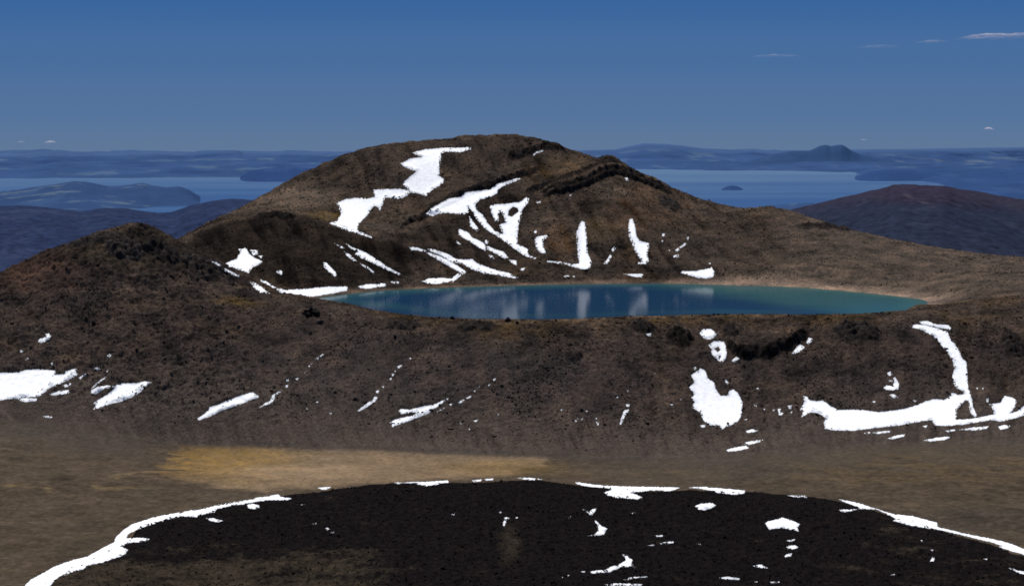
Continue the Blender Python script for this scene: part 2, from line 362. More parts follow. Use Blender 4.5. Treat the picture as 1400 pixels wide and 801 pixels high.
# ---- snow patches traced as outlines (survey sheet key, points), draped later on the ground
SHEET = {'B': (240, 170, 3.203), 'C': (430, 170, 3.203), 'D': (600, 170, 3.203), 'E': (800, 170, 3.203), 'G': (0, 380, 3.337), 'H': (330, 380, 3.337), 'I': (660, 380, 3.337),
         'J': (900, 400, 3.336), 'K': (1080, 400, 3.3375), 'L': (0, 560, 3.323), 'M': (340, 600, 3.986), 'N': (650, 600, 3.986), 'O': (1000, 600, 3.5)}
def P(k, pts): x0, y0, s = SHEET[k]; return [(x0 + x / s, y0 + y / s) for x, y in pts]
SNOW = []
def snow(poly, label, group=None, holes=()): SNOW.append(('snow_patch', poly, list(holes), label, group))
# far hill, upper fields
snow(P('C', [(60,432),(97,425),(118,390),(95,345),(130,330),(180,322),(235,325),(262,317),(258,287),(320,283),(380,283),(410,288),(388,265),(395,250),(420,228),(445,207),(405,193),(375,172),(420,150),(465,145),(428,125),(480,110),(560,103),(640,103),(685,100),(686,112),(630,124),(575,120),(556,130),(552,170),(548,200),(545,225),(567,240),(560,260),(520,285),(488,315),(462,305),(420,300),(395,320),(365,328),(310,320),(300,350),(285,380),(280,365),(262,358),(245,375),(232,400),(205,425),(190,445),(192,466),(250,493),(252,498),(180,476),(120,458)]),
     'largest zigzag snowfield running down from the hilltop behind the lake')
snow(P('D', [(-64,398),(-35,370),(0,350),(45,325),(95,318),(115,300),(175,290),(225,285),(255,262),(305,248),(335,237),(358,235),(355,243),(315,257),(285,270),(260,285),(255,303),(225,318),(180,330),(160,355),(167,375),(195,400),(212,430),(245,468),(278,480),(268,455),(262,440),(290,432),(285,405),(270,380),(262,392),(262,425),(248,425),(232,395),(222,358),(250,350),(290,350),(330,342),(352,342),(385,318),(395,325),(390,345),(365,375),(360,405),(350,440),(345,490),(345,525),(390,545),(392,572),(430,587),(425,591),(380,578),(340,552),(300,522),(250,487),(200,455),(180,430),(160,410),(150,385),(127,360),(130,385),(110,397),(75,393),(35,388),(-5,392),(-25,402)]),
     'forked snowfield under the slanting cliff band in the middle of the hill', None, [P('D', [(305,378),(325,360),(345,368),(350,382),(320,405),(302,400)])])
snow(P('D', [(132,400),(150,425),(178,463),(165,468),(137,447)]), 'short snow sliver tucked against the left of the forked snowfield')
snow(P('D', [(85,455),(130,475),(145,495),(190,515),(205,530),(205,555),(175,540),(140,515),(110,500),(88,485)]), 'upper broken snow streak left of the forked snowfield')
snow(P('D', [(210,530),(240,545),(285,558),(305,585),(285,588),(255,570),(210,547)]), 'second snow streak below the broken streak, left of the fork foot')
snow(P('D', [(305,592),(340,597),(340,618),(320,608)]), 'small triangular snow bit under the foot of the forked snowfield')
FH = 'snow flecks on the hill behind the lake'; FHL = 'tiny snow fleck on the face of the hill behind the lake'
for q in ([(355,632),(378,628),(372,640),(358,640)], [(205,505),(218,512),(212,525),(200,520)], [(215,570),(240,578),(242,590),(225,583)], [(78,510),(97,525),(90,527),(75,517)], [(545,662),(572,662),(570,674),(555,672)], [(416,468),(428,464),(430,474),(420,480)], [(585,664),(598,664),(592,670)], [(425,340),(450,336),(445,344),(430,346)], [(570,310),(582,308),(575,316)]):
    snow(P('D', q), FHL, FH)
snow(P('D', [(475,597),(530,602),(580,612),(615,610),(610,580),(605,530),(600,480),(612,445),(625,422),(640,430),(645,470),(650,520),(650,560),(668,600),(665,625),(640,637),(600,628),(550,612),(475,603)]), 'tall narrow snow gully with a thin tail to the left at its foot')
snow(P('D', [(420,500),(435,490),(475,485),(478,492),(458,510),(458,535),(468,560),(455,570),(430,548),(420,525)]), 'short crescent snow patch between the forked field and the tall gully')
snow(P('D', [(720,612),(735,595),(750,570),(757,575),(752,590),(738,610)]), 'thin snow sliver between the two tall snow gullies')
snow(P('D', [(756,548),(768,536),(775,542),(770,554),(760,558)]), 'small round snow spot above the sliver between the two gullies')
snow(P('D', [(835,412),(850,415),(860,450),(865,490),(880,510),(922,522),(920,545),(912,570),(920,600),(905,612),(870,612),(872,604),(890,602),(875,580),(855,550),(845,520),(832,490),(830,455)]), 'tall snow gully widening at its foot on the right face of the hill')
snow(P('D', [(805,655),(895,655),(890,670),(860,668)]), 'flat snow strip near the shore below the right snow gully')
snow(P('E', [(415,650),(430,643),(480,643),(520,635),(555,626),(568,650),(560,668),(530,675),(490,672),(450,660)]), 'wedge shaped snow patch near the far shore, rightmost on the hill foot')
snow(P('E', [(393,552),(420,532),(440,518),(443,525),(425,540),(400,560)]), 'slanting thin snow sliver above the rightmost wedge by the far shore')
for q in ([(443,495),(455,492),(452,505),(443,505)], [(385,575),(410,570),(410,582),(388,583)], [(335,480),(350,478),(346,490),(338,490)], [(336,508),(342,508),(341,518),(336,518)], [(173,234),(186,234),(190,248),(178,246)], [(540,607),(550,607),(548,613)], [(365,550),(372,550),(370,558)]):
    snow(P('E', q), FHL, FH)
snow(P('D', [(410,135),(430,118),(460,112),(455,120),(425,128),(415,140)]), 'small snow streak under the black ledge close to the summit')
# spur by the left end of the lake
snow(P('B', [(205,620),(235,600),(265,590),(285,560),(275,548),(310,540),(318,560),(340,580),(380,600),(375,610),(340,625),(320,652),(270,635),(245,625)]), 'jagged snow patch on the dark spur above the left end of the lake')
snow(P('B', [(215,630),(240,642),(280,662),(278,668),(245,657),(215,642)]), 'thin snow line just under the jagged patch on the dark spur')
snow(P('B', [(153,595),(175,600),(203,617),(195,621),(165,608)]), 'thin snow sliver left of the jagged patch by the saddle')
snow(P('B', [(325,550),(360,550),(362,570),(340,575)]), 'small snow bit at the right shoulder of the jagged spur patch')
snow(P('B', [(362,576),(382,575),(375,587)]), FHL, FH)
snow(P('B', [(440,645),(460,638),(470,648),(465,660),(448,652)]), 'lone small snow spot in the middle of the dark spur')
snow(P('B', [(645,605),(660,605),(685,630),(708,655),(700,668),(680,655),(650,625)]), 'slanting snow dash right of the lone spot on the dark spur')
snow(P('B', [(325,690),(340,690),(385,715),(415,742),(370,738),(345,718)]), 'greyish snow wedge behind the near rim at the left end of the lake')
snow(P('B', [(370,680),(400,690),(440,715),(480,725),(550,722),(620,715),(680,710),(755,712),(750,728),(700,738),(640,748),(580,757),(530,752),(470,742),(430,717),(375,688)]), 'long curved snow bank along the left shore of the lake')
snow(P('C', [(190,710),(230,700),(275,700),(295,695),(315,700),(310,712),(280,712),(240,720),(205,718)]), 'flat snow patch at the water edge right of the long curved bank')
snow(P('C', [(330,688),(370,688),(368,698),(340,697)]), 'short snow dash above the flat patch at the water edge')
snow(P('C', [(135,520),(165,538),(200,550),(240,570),(280,597),(320,625),(378,655),(370,660),(320,640),(270,615),(215,590),(175,568),(190,560),(160,545)]), 'long straight snow streak slanting down the spur toward the lake')
snow(P('C', [(85,515),(110,528),(132,543),(115,541),(88,522)]), 'thin snow dash at the top left of the long straight streak')
snow(P('C', [(128,555),(155,570),(185,598),(170,598),(140,575)]), 'snow dash just below the long straight streak')
snow(P('C', [(200,608),(235,625),(260,645),(262,655),(240,640),(205,616)]), 'lowest thin snow dash below the long straight streak')
snow(P('C', [(412,535),(450,540),(490,553),(485,558),(445,552),(425,552)]), 'short snow tongue at the top of the double streak above the lake')
snow(P('C', [(495,545),(530,550),(590,570),(620,590),(660,593),(690,590),(720,612),(760,625),(800,640),(850,650),(892,672),(870,675),(800,660),(740,652),(690,635),(650,612),(600,603),(560,578),(520,560),(500,555)]), 'upper and longer snow streak of the double streak above the lake')
snow(P('C', [(490,560),(520,567),(570,587),(620,615),(665,645),(655,658),(620,640),(580,617),(530,587),(500,570)]), 'lower and shorter snow streak of the double streak above the lake')
snow(P('C', [(470,687),(500,675),(560,672),(600,675),(630,652),(647,657),(630,673),(605,690),(570,692),(540,700),(500,697)]), 'low snow patch by the water below the double streak')
# near wall, left
snow(P('G', [(-60,436),(-10,432),(80,430),(120,418),(180,416),(255,422),(250,440),(290,440),(300,425),(340,415),(360,412),(345,425),(355,440),(320,462),(270,485),(230,500),(205,520),(180,540),(130,545),(70,550),(-10,558),(-60,560)]), 'large snow patch cut by the left edge on the near slope')
snow(P('G', [(80,550),(130,547),(172,550),(165,560),(120,566),(95,560)]), 'small snow tongue under the large patch at the left edge')
snow(P('G', [(225,530),(270,515),(318,510),(315,525),(270,533),(235,537)]), 'narrow snow strip below right of the large left edge patch')
snow(P('G', [(360,455),(385,437),(405,433),(380,450),(365,462)]), 'thin snow dash at the right tip of the large left edge patch')
snow(P('G', [(415,505),(440,478),(485,448),(480,458),(450,480),(425,500)]), 'thin snow sliver pointing up above the leaf shaped patch')
snow(P('G', [(415,512),(440,497),(490,490),(520,492),(525,498),(480,505),(440,528),(415,530)]), 'narrow curved snow arm on the left of the leaf shaped patch')
snow(P('G', [(524,490),(560,480),(620,480),(660,470),(692,475),(665,495),(640,520),(600,545),(550,565),(500,575),(465,590),(425,600),(440,580),(425,570),(460,548),(490,530),(522,505)]), 'leaf shaped snow patch on the near slope, second from the left edge')
snow(P('G', [(900,640),(940,615),(955,590),(1000,575),(1060,550),(1110,532),(1155,520),(1175,535),(1186,543),(1150,555),(1100,575),(1010,605),(960,630),(905,650)]), 'tapered slanting snow patch alone at the foot of the near slope')
snow(P('G', [(172,290),(180,278),(210,268),(208,255),(222,252),(235,268),(225,280),(200,292),(185,297)]), 'small hooked snow patch high on the left of the near slope')
FN = 'snow flecks on the near slope'; FNL = 'tiny snow fleck lying on the near slope below the lake'
for q in ([(85,338),(95,328),(107,332),(100,340)], [(115,373),(127,363),(130,368),(118,376)], [(487,355),(500,345),(508,355),(498,362)], [(195,630),(215,628),(240,632),(235,638),(205,635)], [(280,492),(320,478),(325,485),(300,500)], [(425,412),(445,408),(460,415),(440,420)], [(232,388),(240,385),(242,398),(235,397)], [(305,392),(315,390),(312,398)], [(484,424),(495,420),(490,430)]):
    snow(P('G', q), FNL, FN)
snow(P('H', [(78,593),(110,570),(130,562),(140,535),(165,520),(185,512),(180,520),(155,535),(150,555),(135,572),(105,582)]), 'thin crooked snow trickle right of the tapered slanting patch')
snow(P('H', [(530,605),(560,580),(600,555),(610,535),(622,545),(610,562),(570,590),(538,608)]), 'thin snow trickle left of the feathered patch on the near slope')
snow(P('H', [(335,370),(372,345),(375,350),(345,373)]), 'fine snow dash at the top of the crooked trickle')
snow(P('H', [(678,660),(700,645),(740,635),(780,628),(800,617),(790,612),(730,620),(718,605),(730,597),(770,600),(840,582),(870,580),(900,568),(925,555),(930,560),(905,580),(870,600),(850,620),(820,630),(790,642),(740,660),(690,678)]), 'feathered snow patch low on the middle of the near slope')
snow(P('H', [(988,567),(1020,550),(1050,535),(1052,540),(1020,558),(995,573)]), 'fine snow dash up to the right of the feathered patch')
for q in ([(200,490),(215,485),(210,500),(198,500)], [(205,460),(216,460),(215,470),(205,470)], [(245,460),(262,455),(255,466)], [(305,400),(313,398),(310,407)], [(316,392),(326,386),(324,395)], [(614,516),(630,508),(626,526),(615,523)], [(685,440),(700,425),(706,418),(700,435),(690,449)], [(710,405),(730,395),(733,401),(718,412)], [(765,365),(776,362),(772,371)], [(640,495),(651,493),(648,503)], [(676,458),(686,455),(682,469)],
          [(890,611),(915,595),(929,590),(915,603)], [(930,550),(946,548),(940,557)], [(949,575),(962,573),(955,583)], [(1072,498),(1085,490),(1088,497),(1075,504)], [(1149,460),(1161,458),(1158,468),(1150,468)], [(1124,489),(1136,483),(1130,493)], [(1058,651),(1079,646),(1070,657)], [(994,658),(1008,665),(1000,669)], [(1034,685),(1044,683),(1042,693)], [(1059,515),(1068,512),(1066,523)], [(340,565),(351,563),(348,571)], [(400,615),(413,615),(408,623)], [(296,593),(305,595),(300,602)], [(286,432),(294,428),(291,436)]):
    snow(P('H', q), FNL, FN)
snow(P('I', [(625,665),(630,640),(640,620),(640,605),(668,598),(665,608),(648,630),(638,655),(630,668)]), 'short curved snow sliver low on the slope left of the big ragged patch')
for q in ([(654,575),(671,575),(668,586),(655,586)], [(655,505),(665,505),(662,521)], [(517,655),(528,660),(531,673),(522,669)], [(609,540),(619,542),(612,548)], [(419,648),(431,650),(424,656)], [(65,617),(77,618),(70,626)], [(745,255),(770,252),(765,266),(750,263)], [(854,576),(871,573),(862,581)], [(354,600),(367,598),(360,607)], [(447,642),(457,640),(452,648)], [(900,553),(908,551),(905,557)], [(866,608),(875,608),(870,614)], [(780,435),(787,433),(786,440)], [(515,640),(522,638),(519,645)], [(470,605),(480,605),(475,611)], [(430,640),(440,638),(436,644)]):
    snow(P('I', q), FNL, FN)
# near wall, right
snow(P('J', [(188,185),(205,165),(240,165),(268,188),(255,205),(230,215),(205,207)]), 'small snow patch on the rim, upper of two stacked left of the cliff band')
snow(P('J', [(228,240),(250,222),(280,220),(303,225),(312,265),(310,300),(290,320),(265,305),(240,275),(245,260)]), 'rock pierced snow patch, lower of two stacked left of the cliff band', None, [P('J', [(255,255),(275,245),(284,262),(270,272)]), P('J', [(275,288),(284,286),(286,296),(277,298)])])
snow(P('J', [(150,375),(175,360),(190,345),(215,355),(225,390),(255,410),(262,440),(285,470),(315,470),(320,450),(345,440),(365,460),(385,500),(380,555),(370,580),(340,600),(290,622),(280,605),(235,605),(205,580),(190,545),(155,525),(165,495),(150,480),(165,465),(140,430),(165,410)]), 'big ragged snow patch in the centre right of the near slope')
snow(P('J', [(400,630),(430,622),(455,628),(435,638),(405,638)]), 'small oval snow spot below the big ragged patch')
snow(P('J', [(388,685),(430,675),(480,670),(470,678),(420,692),(395,693)]), 'upper snow dash at the slope foot below the big ragged patch')
snow(P('J', [(310,718),(350,705),(400,698),(415,708),(370,720),(320,724)]), 'lower snow dash at the slope foot below the big ragged patch')
snow(P('J', [(610,278),(630,250),(645,235),(670,248),(655,265),(625,278)]), 'small snow patch at the right end of the curved cliff band')
snow(P('J', [(675,230),(685,205),(705,210),(700,222),(685,235)]), 'tiny snow bit above the right end of the curved cliff band')
snow(P('J', [(335,310),(355,292),(370,300),(355,312),(345,318)]), 'tiny snow bit under the left part of the curved cliff band')
for q in ([(300,400),(308,395),(321,412),(315,419)], [(190,605),(215,600),(212,613),(198,615)], [(390,577),(406,575),(402,583)], [(435,512),(450,510),(448,521)], [(545,530),(560,528),(555,545),(570,548),(565,558),(550,558)], [(590,515),(610,512),(605,530),(595,528)], [(160,345),(170,338),(175,348),(166,352)], [(447,435),(458,433),(455,442)], [(478,530),(488,528),(485,536)], [(10,486),(18,484),(16,490)], [(55,510),(68,508),(64,515)], [(600,545),(612,540),(608,550)], [(520,535),(532,532),(528,540)]):
    snow(P('J', q), FNL, FN)
snow(P('K', [(50,570),(60,540),(45,535),(65,500),(60,470),(80,475),(90,490),(120,495),(150,492),(190,520),(220,535),(280,532),(330,535),(400,545),(450,540),(520,530),(580,512),(620,495),(660,485),(700,490),(735,470),(738,455),(770,465),(795,462),(790,450),(760,435),(748,415),(740,380),(750,345),(742,310),(715,265),(690,240),(672,215),(650,195),(600,170),(560,160),(548,150),(580,144),(620,150),(670,162),(720,180),(728,205),(752,235),(775,270),(785,300),(805,315),(808,345),(810,400),(815,440),(830,480),(835,520),(855,560),(845,568),(825,550),(815,520),(818,490),(795,495),(760,535),(758,578),(800,578),(870,568),(930,555),(920,515),(905,510),(960,502),(980,470),(1015,478),(1035,490),(1028,520),(1005,550),(1040,540),(1068,515),(1150,500),(1150,545),(1068,560),(1020,575),(960,588),(920,580),(860,590),(800,600),(720,608),(660,605),(648,582),(600,585),(560,595),(500,605),(430,612),(350,622),(280,630),(200,628),(160,620),(155,590),(165,575),(140,555),(100,545),(75,555)]),
     'huge hook shaped snowfield curving down from the rim on the right')
snow(P('K', [(590,132),(630,130),(665,145),(720,147),(737,160),(730,170),(700,165),(650,155),(600,143)]), 'flat snow cap on the rim at the top of the hook shaped field')
snow(P('K', [(425,435),(440,422),(470,428),(475,400),(470,385),(480,385),(498,415),(495,440),(470,445),(440,442)]), 'small curled snow patch inside the bend of the hook shaped field')
for q in ([(445,365),(460,360),(470,372),(455,380),(445,375)], [(455,465),(475,462),(495,478),(470,480)], [(448,400),(470,400),(465,409)]):
    snow(P('K', q), 'snow bit beside the small curled patch inside the hook shaped field', 'snow bits by the curled patch')
snow(P('K', [(338,640),(365,634),(368,640),(345,646)]), 'short snow dash under the left part of the hook shaped field')
snow(P('K', [(375,638),(420,632),(462,629),(455,637),(400,643)]), 'thin flat snow strip under the left half of the hook shaped field')
snow(P('K', [(445,665),(480,652),(525,645),(520,655),(470,668)]), 'tilted snow strip below the middle of the hook shaped field')
snow(P('K', [(610,672),(660,662),(720,656),(733,660),(700,672),(640,678)]), 'lowest snow strip below the hook shaped field')
snow(P('K', [(708,630),(750,623),(755,629),(720,635)]), 'tiny snow strip above the lowest strip on the right')
snow(P('K', [(772,625),(830,615),(905,609),(900,620),(840,628)]), 'long flat snow strip below the right end of the hook shaped field')
snow(P('K', [(950,610),(980,603),(1005,606),(995,618),(960,625)]), 'rightmost small snow oval below the hook shaped field')
for q in ([(605,608),(628,605),(620,616)], [(895,485),(906,480),(905,500),(898,500)], [(849,435),(859,432),(855,441)], [(560,490),(579,492),(572,499)], [(375,497),(390,494),(386,503)], [(875,435),(883,432),(882,444)]):
    snow(P('K', q), FNL, FN)
# round the lava flow
snow(P('L', [(60,850),(100,815),(140,770),(190,745),(240,715),(320,685),(400,665),(470,625),(520,600),(525,580),(560,545),(600,520),(690,490),(800,468),(900,452),(1000,430),(1090,415),(1150,405)]) + P('M', [(40,320),(110,312),(160,300),(180,317),(235,322),(225,330),(160,333),(80,335),(0,348),(-30,355)]) + P('L', [(1060,432),(985,450),(975,465),(900,478),(895,487),(830,482),(760,498),(690,520),(620,545),(580,565),(575,583),(640,580),(682,587),(660,597),(580,605),(550,620),(582,635),(570,655),(520,675),(460,695),(400,705),(375,725),(330,735),(270,760),(235,790),(215,815),(190,850)]),
     'long winding snow band along the left edge of the black lava')
snow(P('M', [(-10,358),(20,352),(55,360),(60,372),(30,382),(0,378)]), 'small snow lobe just inside the lava near the end of the winding band')
snow(P('L', [(935,492),(970,492),(1018,505),(1000,511),(960,506)]), 'lone small snow dash on the lava below the winding band')
snow(P('M', [(375,265),(410,262),(450,259),(430,273),(400,275)]), 'short snow strip at the lava edge below the ochre flat')
snow(P('M', [(795,235),(840,238),(900,232),(960,233),(1085,224),(1092,235),(1040,245),(970,257),(930,248),(900,238),(860,243),(810,244)]), 'snow strip at the top middle edge of the lava')
snow(P('M', [(1215,225),(1270,219),(1265,229),(1230,233)]), 'first tiny snow strip right of the top middle strip on the lava edge')
snow(P('M', [(1285,218),(1335,214),(1330,223),(1295,225)]), 'second tiny snow strip right of the top middle strip on the lava edge')
snow(P('N', [(225,211),(300,211),(365,218),(350,226),(290,223)]), 'thin snow strip on the lava crest left of the broad edge patch')
snow(P('N', [(525,233),(580,238),(640,248),(700,253),(760,256),(840,258),(940,260),(1040,262),(1115,264),(1090,275),(1040,288),(1010,278),(950,280),(870,290),(840,292),(880,303),(910,318),(890,328),(820,322),(760,318),(720,305),(700,290),(745,275),(700,266),(640,262),(580,252)]), 'broad snow patch lapping over the lava edge right of centre')
snow(P('N', [(1160,263),(1230,260),(1300,265),(1390,272)]) + P('O', [(50,245),(88,251),(50,262),(0,266)]) + P('N', [(1390,300),(1330,292),(1270,278),(1220,270)]), 'tapering snow strip on the lava edge right of the broad edge patch')
snow(P('N', [(1197,365),(1230,350),(1290,347),(1310,360),(1290,375),(1250,387),(1215,383)]), 'lens shaped snow patch on the lava below the tapering strip')
snow(P('N', [(610,527),(650,520),(672,495),(665,470),(648,445),(655,443),(690,475),(718,487),(700,520),(670,525)]), 'boomerang shaped snow patch in the middle of the black lava')
snow(P('N', [(583,382),(600,384),(618,398),(640,380),(660,377),(650,395),(635,415),(622,412),(605,395)]), 'small forked snow bit above the boomerang patch on the lava')
snow(P('N', [(145,470),(150,455),(160,440),(155,430),(170,424),(185,430),(168,442),(165,460),(158,475)]), 'small bent snow bit left of centre on the black lava')
snow(P('N', [(625,722),(660,715),(710,712),(745,690),(780,688),(790,675),(820,662),(815,642),(798,630),(805,627),(830,632),(838,650),(858,660),(850,680),(872,697),(850,692),(800,697),(760,712),(730,725),(680,730),(635,732)]), 'long crooked snow patch with a raised tip near the bottom of the lava')
snow(P('N', [(800,766),(850,752),(935,746),(938,751),(870,758),(820,767)]), 'thin snow line just under the long crooked patch')
snow(P('N', [(705,791),(760,785),(840,787),(910,790),(900,797),(820,799),(730,797)]), 'snow strip at the bottom edge under the long crooked patch')
snow(P('N', [(1325,755),(1370,748),(1395,752)]) + P('O', [(30,665),(45,668),(45,672),(0,671)]) + P('N', [(1350,761)]), 'thin snow strip near the bottom of the lava right of centre')
FL = 'snow flecks on the black lava'; FLL = 'tiny snow fleck on the black lava'
for q in ([(980,525),(1020,522),(1020,530),(985,531)], [(1005,567),(1040,560),(1080,556),(1080,565),(1040,569),(1010,572)], [(1205,569),(1235,570),(1230,577)], [(575,721),(599,719),(592,728)], [(505,428),(521,420),(515,433)], [(849,403),(871,399),(862,409)], [(501,742),(516,739),(512,748)], [(934,580),(976,573),(972,581)], [(215,427),(231,424),(228,434)], [(129,397),(139,395),(136,404)], [(468,753),(477,751),(474,758)]):
    snow(P('N', q), FLL, FL)
for q in ([(345,462),(370,457),(365,467)], [(418,486),(430,482),(441,490),(428,495)], [(447,510),(466,504),(462,515)], [(1102,409),(1126,404),(1118,416)], [(1365,398),(1379,396),(1374,404)], [(284,357),(304,356),(297,363)]):
    snow(P('M', q), FLL, FL)
snow(P('O', [(513,288),(560,295),(620,310),(700,336),(780,360),(865,368),(985,400),(985,420),(1040,433),(1100,448),(1190,467),(1260,480),(1330,498),(1500,565),(1500,580),(1340,535),(1280,515),(1300,512),(1240,492),(1180,478),(1090,456),(1010,437),(930,425),(850,412),(775,390),(790,382),(740,355),(690,335),(605,333),(610,325),(560,308)]), 'long snow band along the right edge of the black lava')
snow(P('O', [(513,337),(600,335),(570,346),(530,349)]), 'small snow lobe under the left tip of the right lava edge band')
snow(P('O', [(160,402),(180,392),(215,385),(240,375),(270,382),(300,392),(330,408),(315,422),(322,440),(290,433),(245,425),(200,430),(180,432)]), 'biggest isolated snow patch on the right half of the lava')
snow(P('O', [(262,512),(290,507),(322,508),(318,520),(295,527),(270,524)]), 'diamond shaped snow bit below the biggest isolated lava patch')
snow(P('O', [(265,485),(305,478),(298,488),(275,490)]), 'tiny snow chip between the diamond bit and the biggest isolated patch')
snow(P('O', [(250,566),(262,552),(290,545),(285,560)]), 'slanted snow bit just below the diamond shaped bit on the lava')
snow(P('O', [(98,606),(145,599),(152,607),(175,614),(172,619),(130,613)]), 'ragged snow dash left of the slanted bit on the lower lava')
snow(P('O', [(1325,615),(1360,624),(1500,660),(1500,675),(1370,638)]), 'thin snow strip at the right edge below the right lava band')
snow(P('O', [(265,269),(360,271),(360,279),(310,278)]), 'thin snow strip on the lava crest left of the right edge band')
for q in ([(182,682),(231,681),(228,687),(190,687)], [(952,526),(966,528),(962,536)], [(962,562),(974,566),(968,584),(950,586)], [(905,485),(915,480),(914,488)], [(762,650),(782,645),(778,653)], [(1205,572),(1225,572),(1222,577)], [(110,682),(125,680),(122,686)]):
    snow(P('O', q), FLL, FL)


snowM = np.zeros(X2.shape)
for name, poly, holes, lab, grp in SNOW:
    p = np.array(poly); x0, y0 = p.min(0) - 3; x1, y1 = p.max(0) + 3
    bb = (U0 > x0) & (U0 < x1) & (V0 > y0) & (V0 < y1)
    if bb.any(): snowM[bb] = np.maximum(snowM[bb], sstep(0.3, 4.0, poly_sdist(U0[bb], V0[bb], p)))
detail *= (1 - 0.8 * snowM); lava_n *= (1 - 0.75 * snowM)
Zt = Z + detail + cliff_bump * (1 - 0.7 * snowM) + 2.1 * cliff_col * (1 - snowM) * fbm(X2 / 6.0, D2 / 5.0, 4, 321, 0.55, True) + floor_n + Hl * lavaM + lava_n
# keep land above and bed below the water line
Zt = np.where(lakeD > 0, np.minimum(Zt, ZL - 0.05 - 0.12 * np.clip(lakeD, 0, 60)), Zt)
shoreband = (lakeD <= 0) & (lakeD > -25) & (D2 > rimD - 3)
Zt = np.where(shoreband, np.maximum(Zt, ZL + 0.10 * -lakeD), Zt)
U, V = proj(X2, D2, Zt)
Zs = np.where(lakeD > 0, np.maximum(Zt, ZL), Zt)

# ---- albedo
uw = U0 + 16 * fbm(X2 / 30, D2 / 30, 3, 81); vw = V0 + 5 * fbm(X2 / 30, D2 / 30, 3, 85)
def blob(cx_, cy_, rx, ry, soft=0.6):
    return 1 - sstep(1 - soft, 1 + soft, np.sqrt(((uw - cx_) / rx) ** 2 + ((vw - cy_) / ry) ** 2))
def pmask(poly, soft=6): return sstep(-soft, soft, poly_sdist(uw, vw, poly))
def mix(c, col, f): return c * (1 - f[..., None]) + np.array(col) * f[..., None]
nA = fbm(X2 / 45, D2 / 45, 4, 91); nB = fbm(X2 / 9, D2 / 9, 4, 95, 0.6); nC = fbm(X2 / 120, D2 / 120, 3, 99); nD = fbm(X2 / 3.5, D2 / 3.5, 2, 103)
C = np.zeros(X2.shape + (3,)) + np.array([.056, .043, .034])
C = mix(C, [.036, .031, .028], sstep(-0.05, 0.4, nA) * 0.8)
C = mix(C, [.085, .058, .035], sstep(0.0, 0.5, -nA + 0.4 * nB) * 0.7)
nE = fbm(X2 / 5, D2 / 5, 3, 107, 0.7)
C *= (0.80 * np.clip(1 + 0.6 * nB + 1.2 * nE + 0.7 * nD, 0.25, 2.4))[..., None]
isfar = D2 > 1800
# far cone
C = np.where(isfar[..., None], C * 0.95, C)
def fz(m): return m * isfar
C = mix(C, [.125, .095, .068], fz(blob(405, 276, 60, 17) * 0.8))
C = mix(C, [.15, .12, .09], fz(blob(420, 272, 36, 9) * 0.6))
C = mix(C, [.12, .08, .022], fz(blob(445, 298, 26, 6) * 0.8))
C = mix(C, [.10, .066, .032], fz(blob(765, 232, 45, 14) * 0.8))
C = mix(C, [.095, .056, .03], fz(blob(880, 285, 55, 34) * 0.6))
C = mix(C, [.10, .08, .06], fz(blob(835, 262, 20, 16) * 0.7))
C = mix(C, [.085, .048, .022], fz(blob(765, 330, 16, 22) * 0.8))
C = mix(C, [.10, .066, .025], fz(blob(822, 318, 22, 16) * 0.6))
C = mix(C, [.075, .052, .036], fz(blob(560, 292, 38, 22) * 0.6))
C = mix(C, [.017, .0142, .013], fz(pmask([(238, 345), (270, 322), (320, 303), (375, 294), (420, 301), (470, 320), (540, 335), (570, 352), (540, 385), (480, 392), (420, 396), (350, 380), (300, 362)], 10) * 0.85))  # spur: shade from the way it faces, painted in as darker rock
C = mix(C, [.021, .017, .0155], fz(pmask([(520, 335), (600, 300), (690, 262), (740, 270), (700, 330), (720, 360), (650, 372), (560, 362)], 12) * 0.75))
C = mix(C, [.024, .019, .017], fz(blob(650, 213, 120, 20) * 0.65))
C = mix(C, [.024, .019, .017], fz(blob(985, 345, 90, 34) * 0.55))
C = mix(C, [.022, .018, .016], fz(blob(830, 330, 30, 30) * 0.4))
# brown flank right of the crater lake, pale beach
C = mix(C, [.075, .061, .049], sstep(1030, 1120, uw) * (D2 > 1740) * 0.8)
C = mix(C, [.095, .075, .055], sstep(930, 1050, uw) * sstep(-150, -5, lakeD) * (D2 > 1800) * (V0 > 345) * 0.55)
C = mix(C, [.21, .155, .115], sstep(-14 - 5 * nA - 22 * sstep(930, 1080, U0), -3, lakeD) * (lakeD < 2) * (D2 > 1760) * (0.45 + 0.5 * sstep(840, 1000, U0)))
C = mix(C, [.05, .06, .05], sstep(0, 4, lakeD))
# near wall
isnear = (D2 < 1800) & (D2 > footD - 10)
C = mix(C, [.095, .06, .024], isnear * np.exp(-((D2 - rimD + 14) / 26) ** 2) * sstep(-0.25, 0.4, nA + 0.5 * nB) * 0.75 * sstep(330, 420, U0))
C = mix(C, [.14, .10, .06], isnear * np.exp(-((D2 - rimD + 2) / 9) ** 2) * sstep(-0.2, 0.3, nB) * 0.6 * sstep(600, 700, U0))
C = mix(C, [.125, .08, .02], isnear * blob(330, 417, 30, 6) * 0.8)
C = mix(C, [.10, .055, .038], isnear * blob(45, 378, 80, 30) * 0.5)
C = mix(C, [.075, .058, .03], isnear * blob(190, 345, 90, 26) * 0.45)
C = mix(C, [.052, .047, .043], isnear * blob(560, 520, 250, 60) * 0.5)
C = mix(C, [.036, .030, .025], isnear * blob(1130, 505, 200, 35) * 0.5)
C = mix(C, [.095, .062, .025], isnear * blob(1340, 430, 80, 28) * sstep(-0.2, 0.4, nA) * 0.7)
track = np.abs(V0 - line_y([(0, 410), (70, 405), (150, 403), (200, 396), (250, 395), (300, 394), (330, 396)], U0))
C = mix(C, [.11, .085, .055], isnear * (U0 < 330) * (1 - sstep(0.5, 1.3, track)) * 0.7)
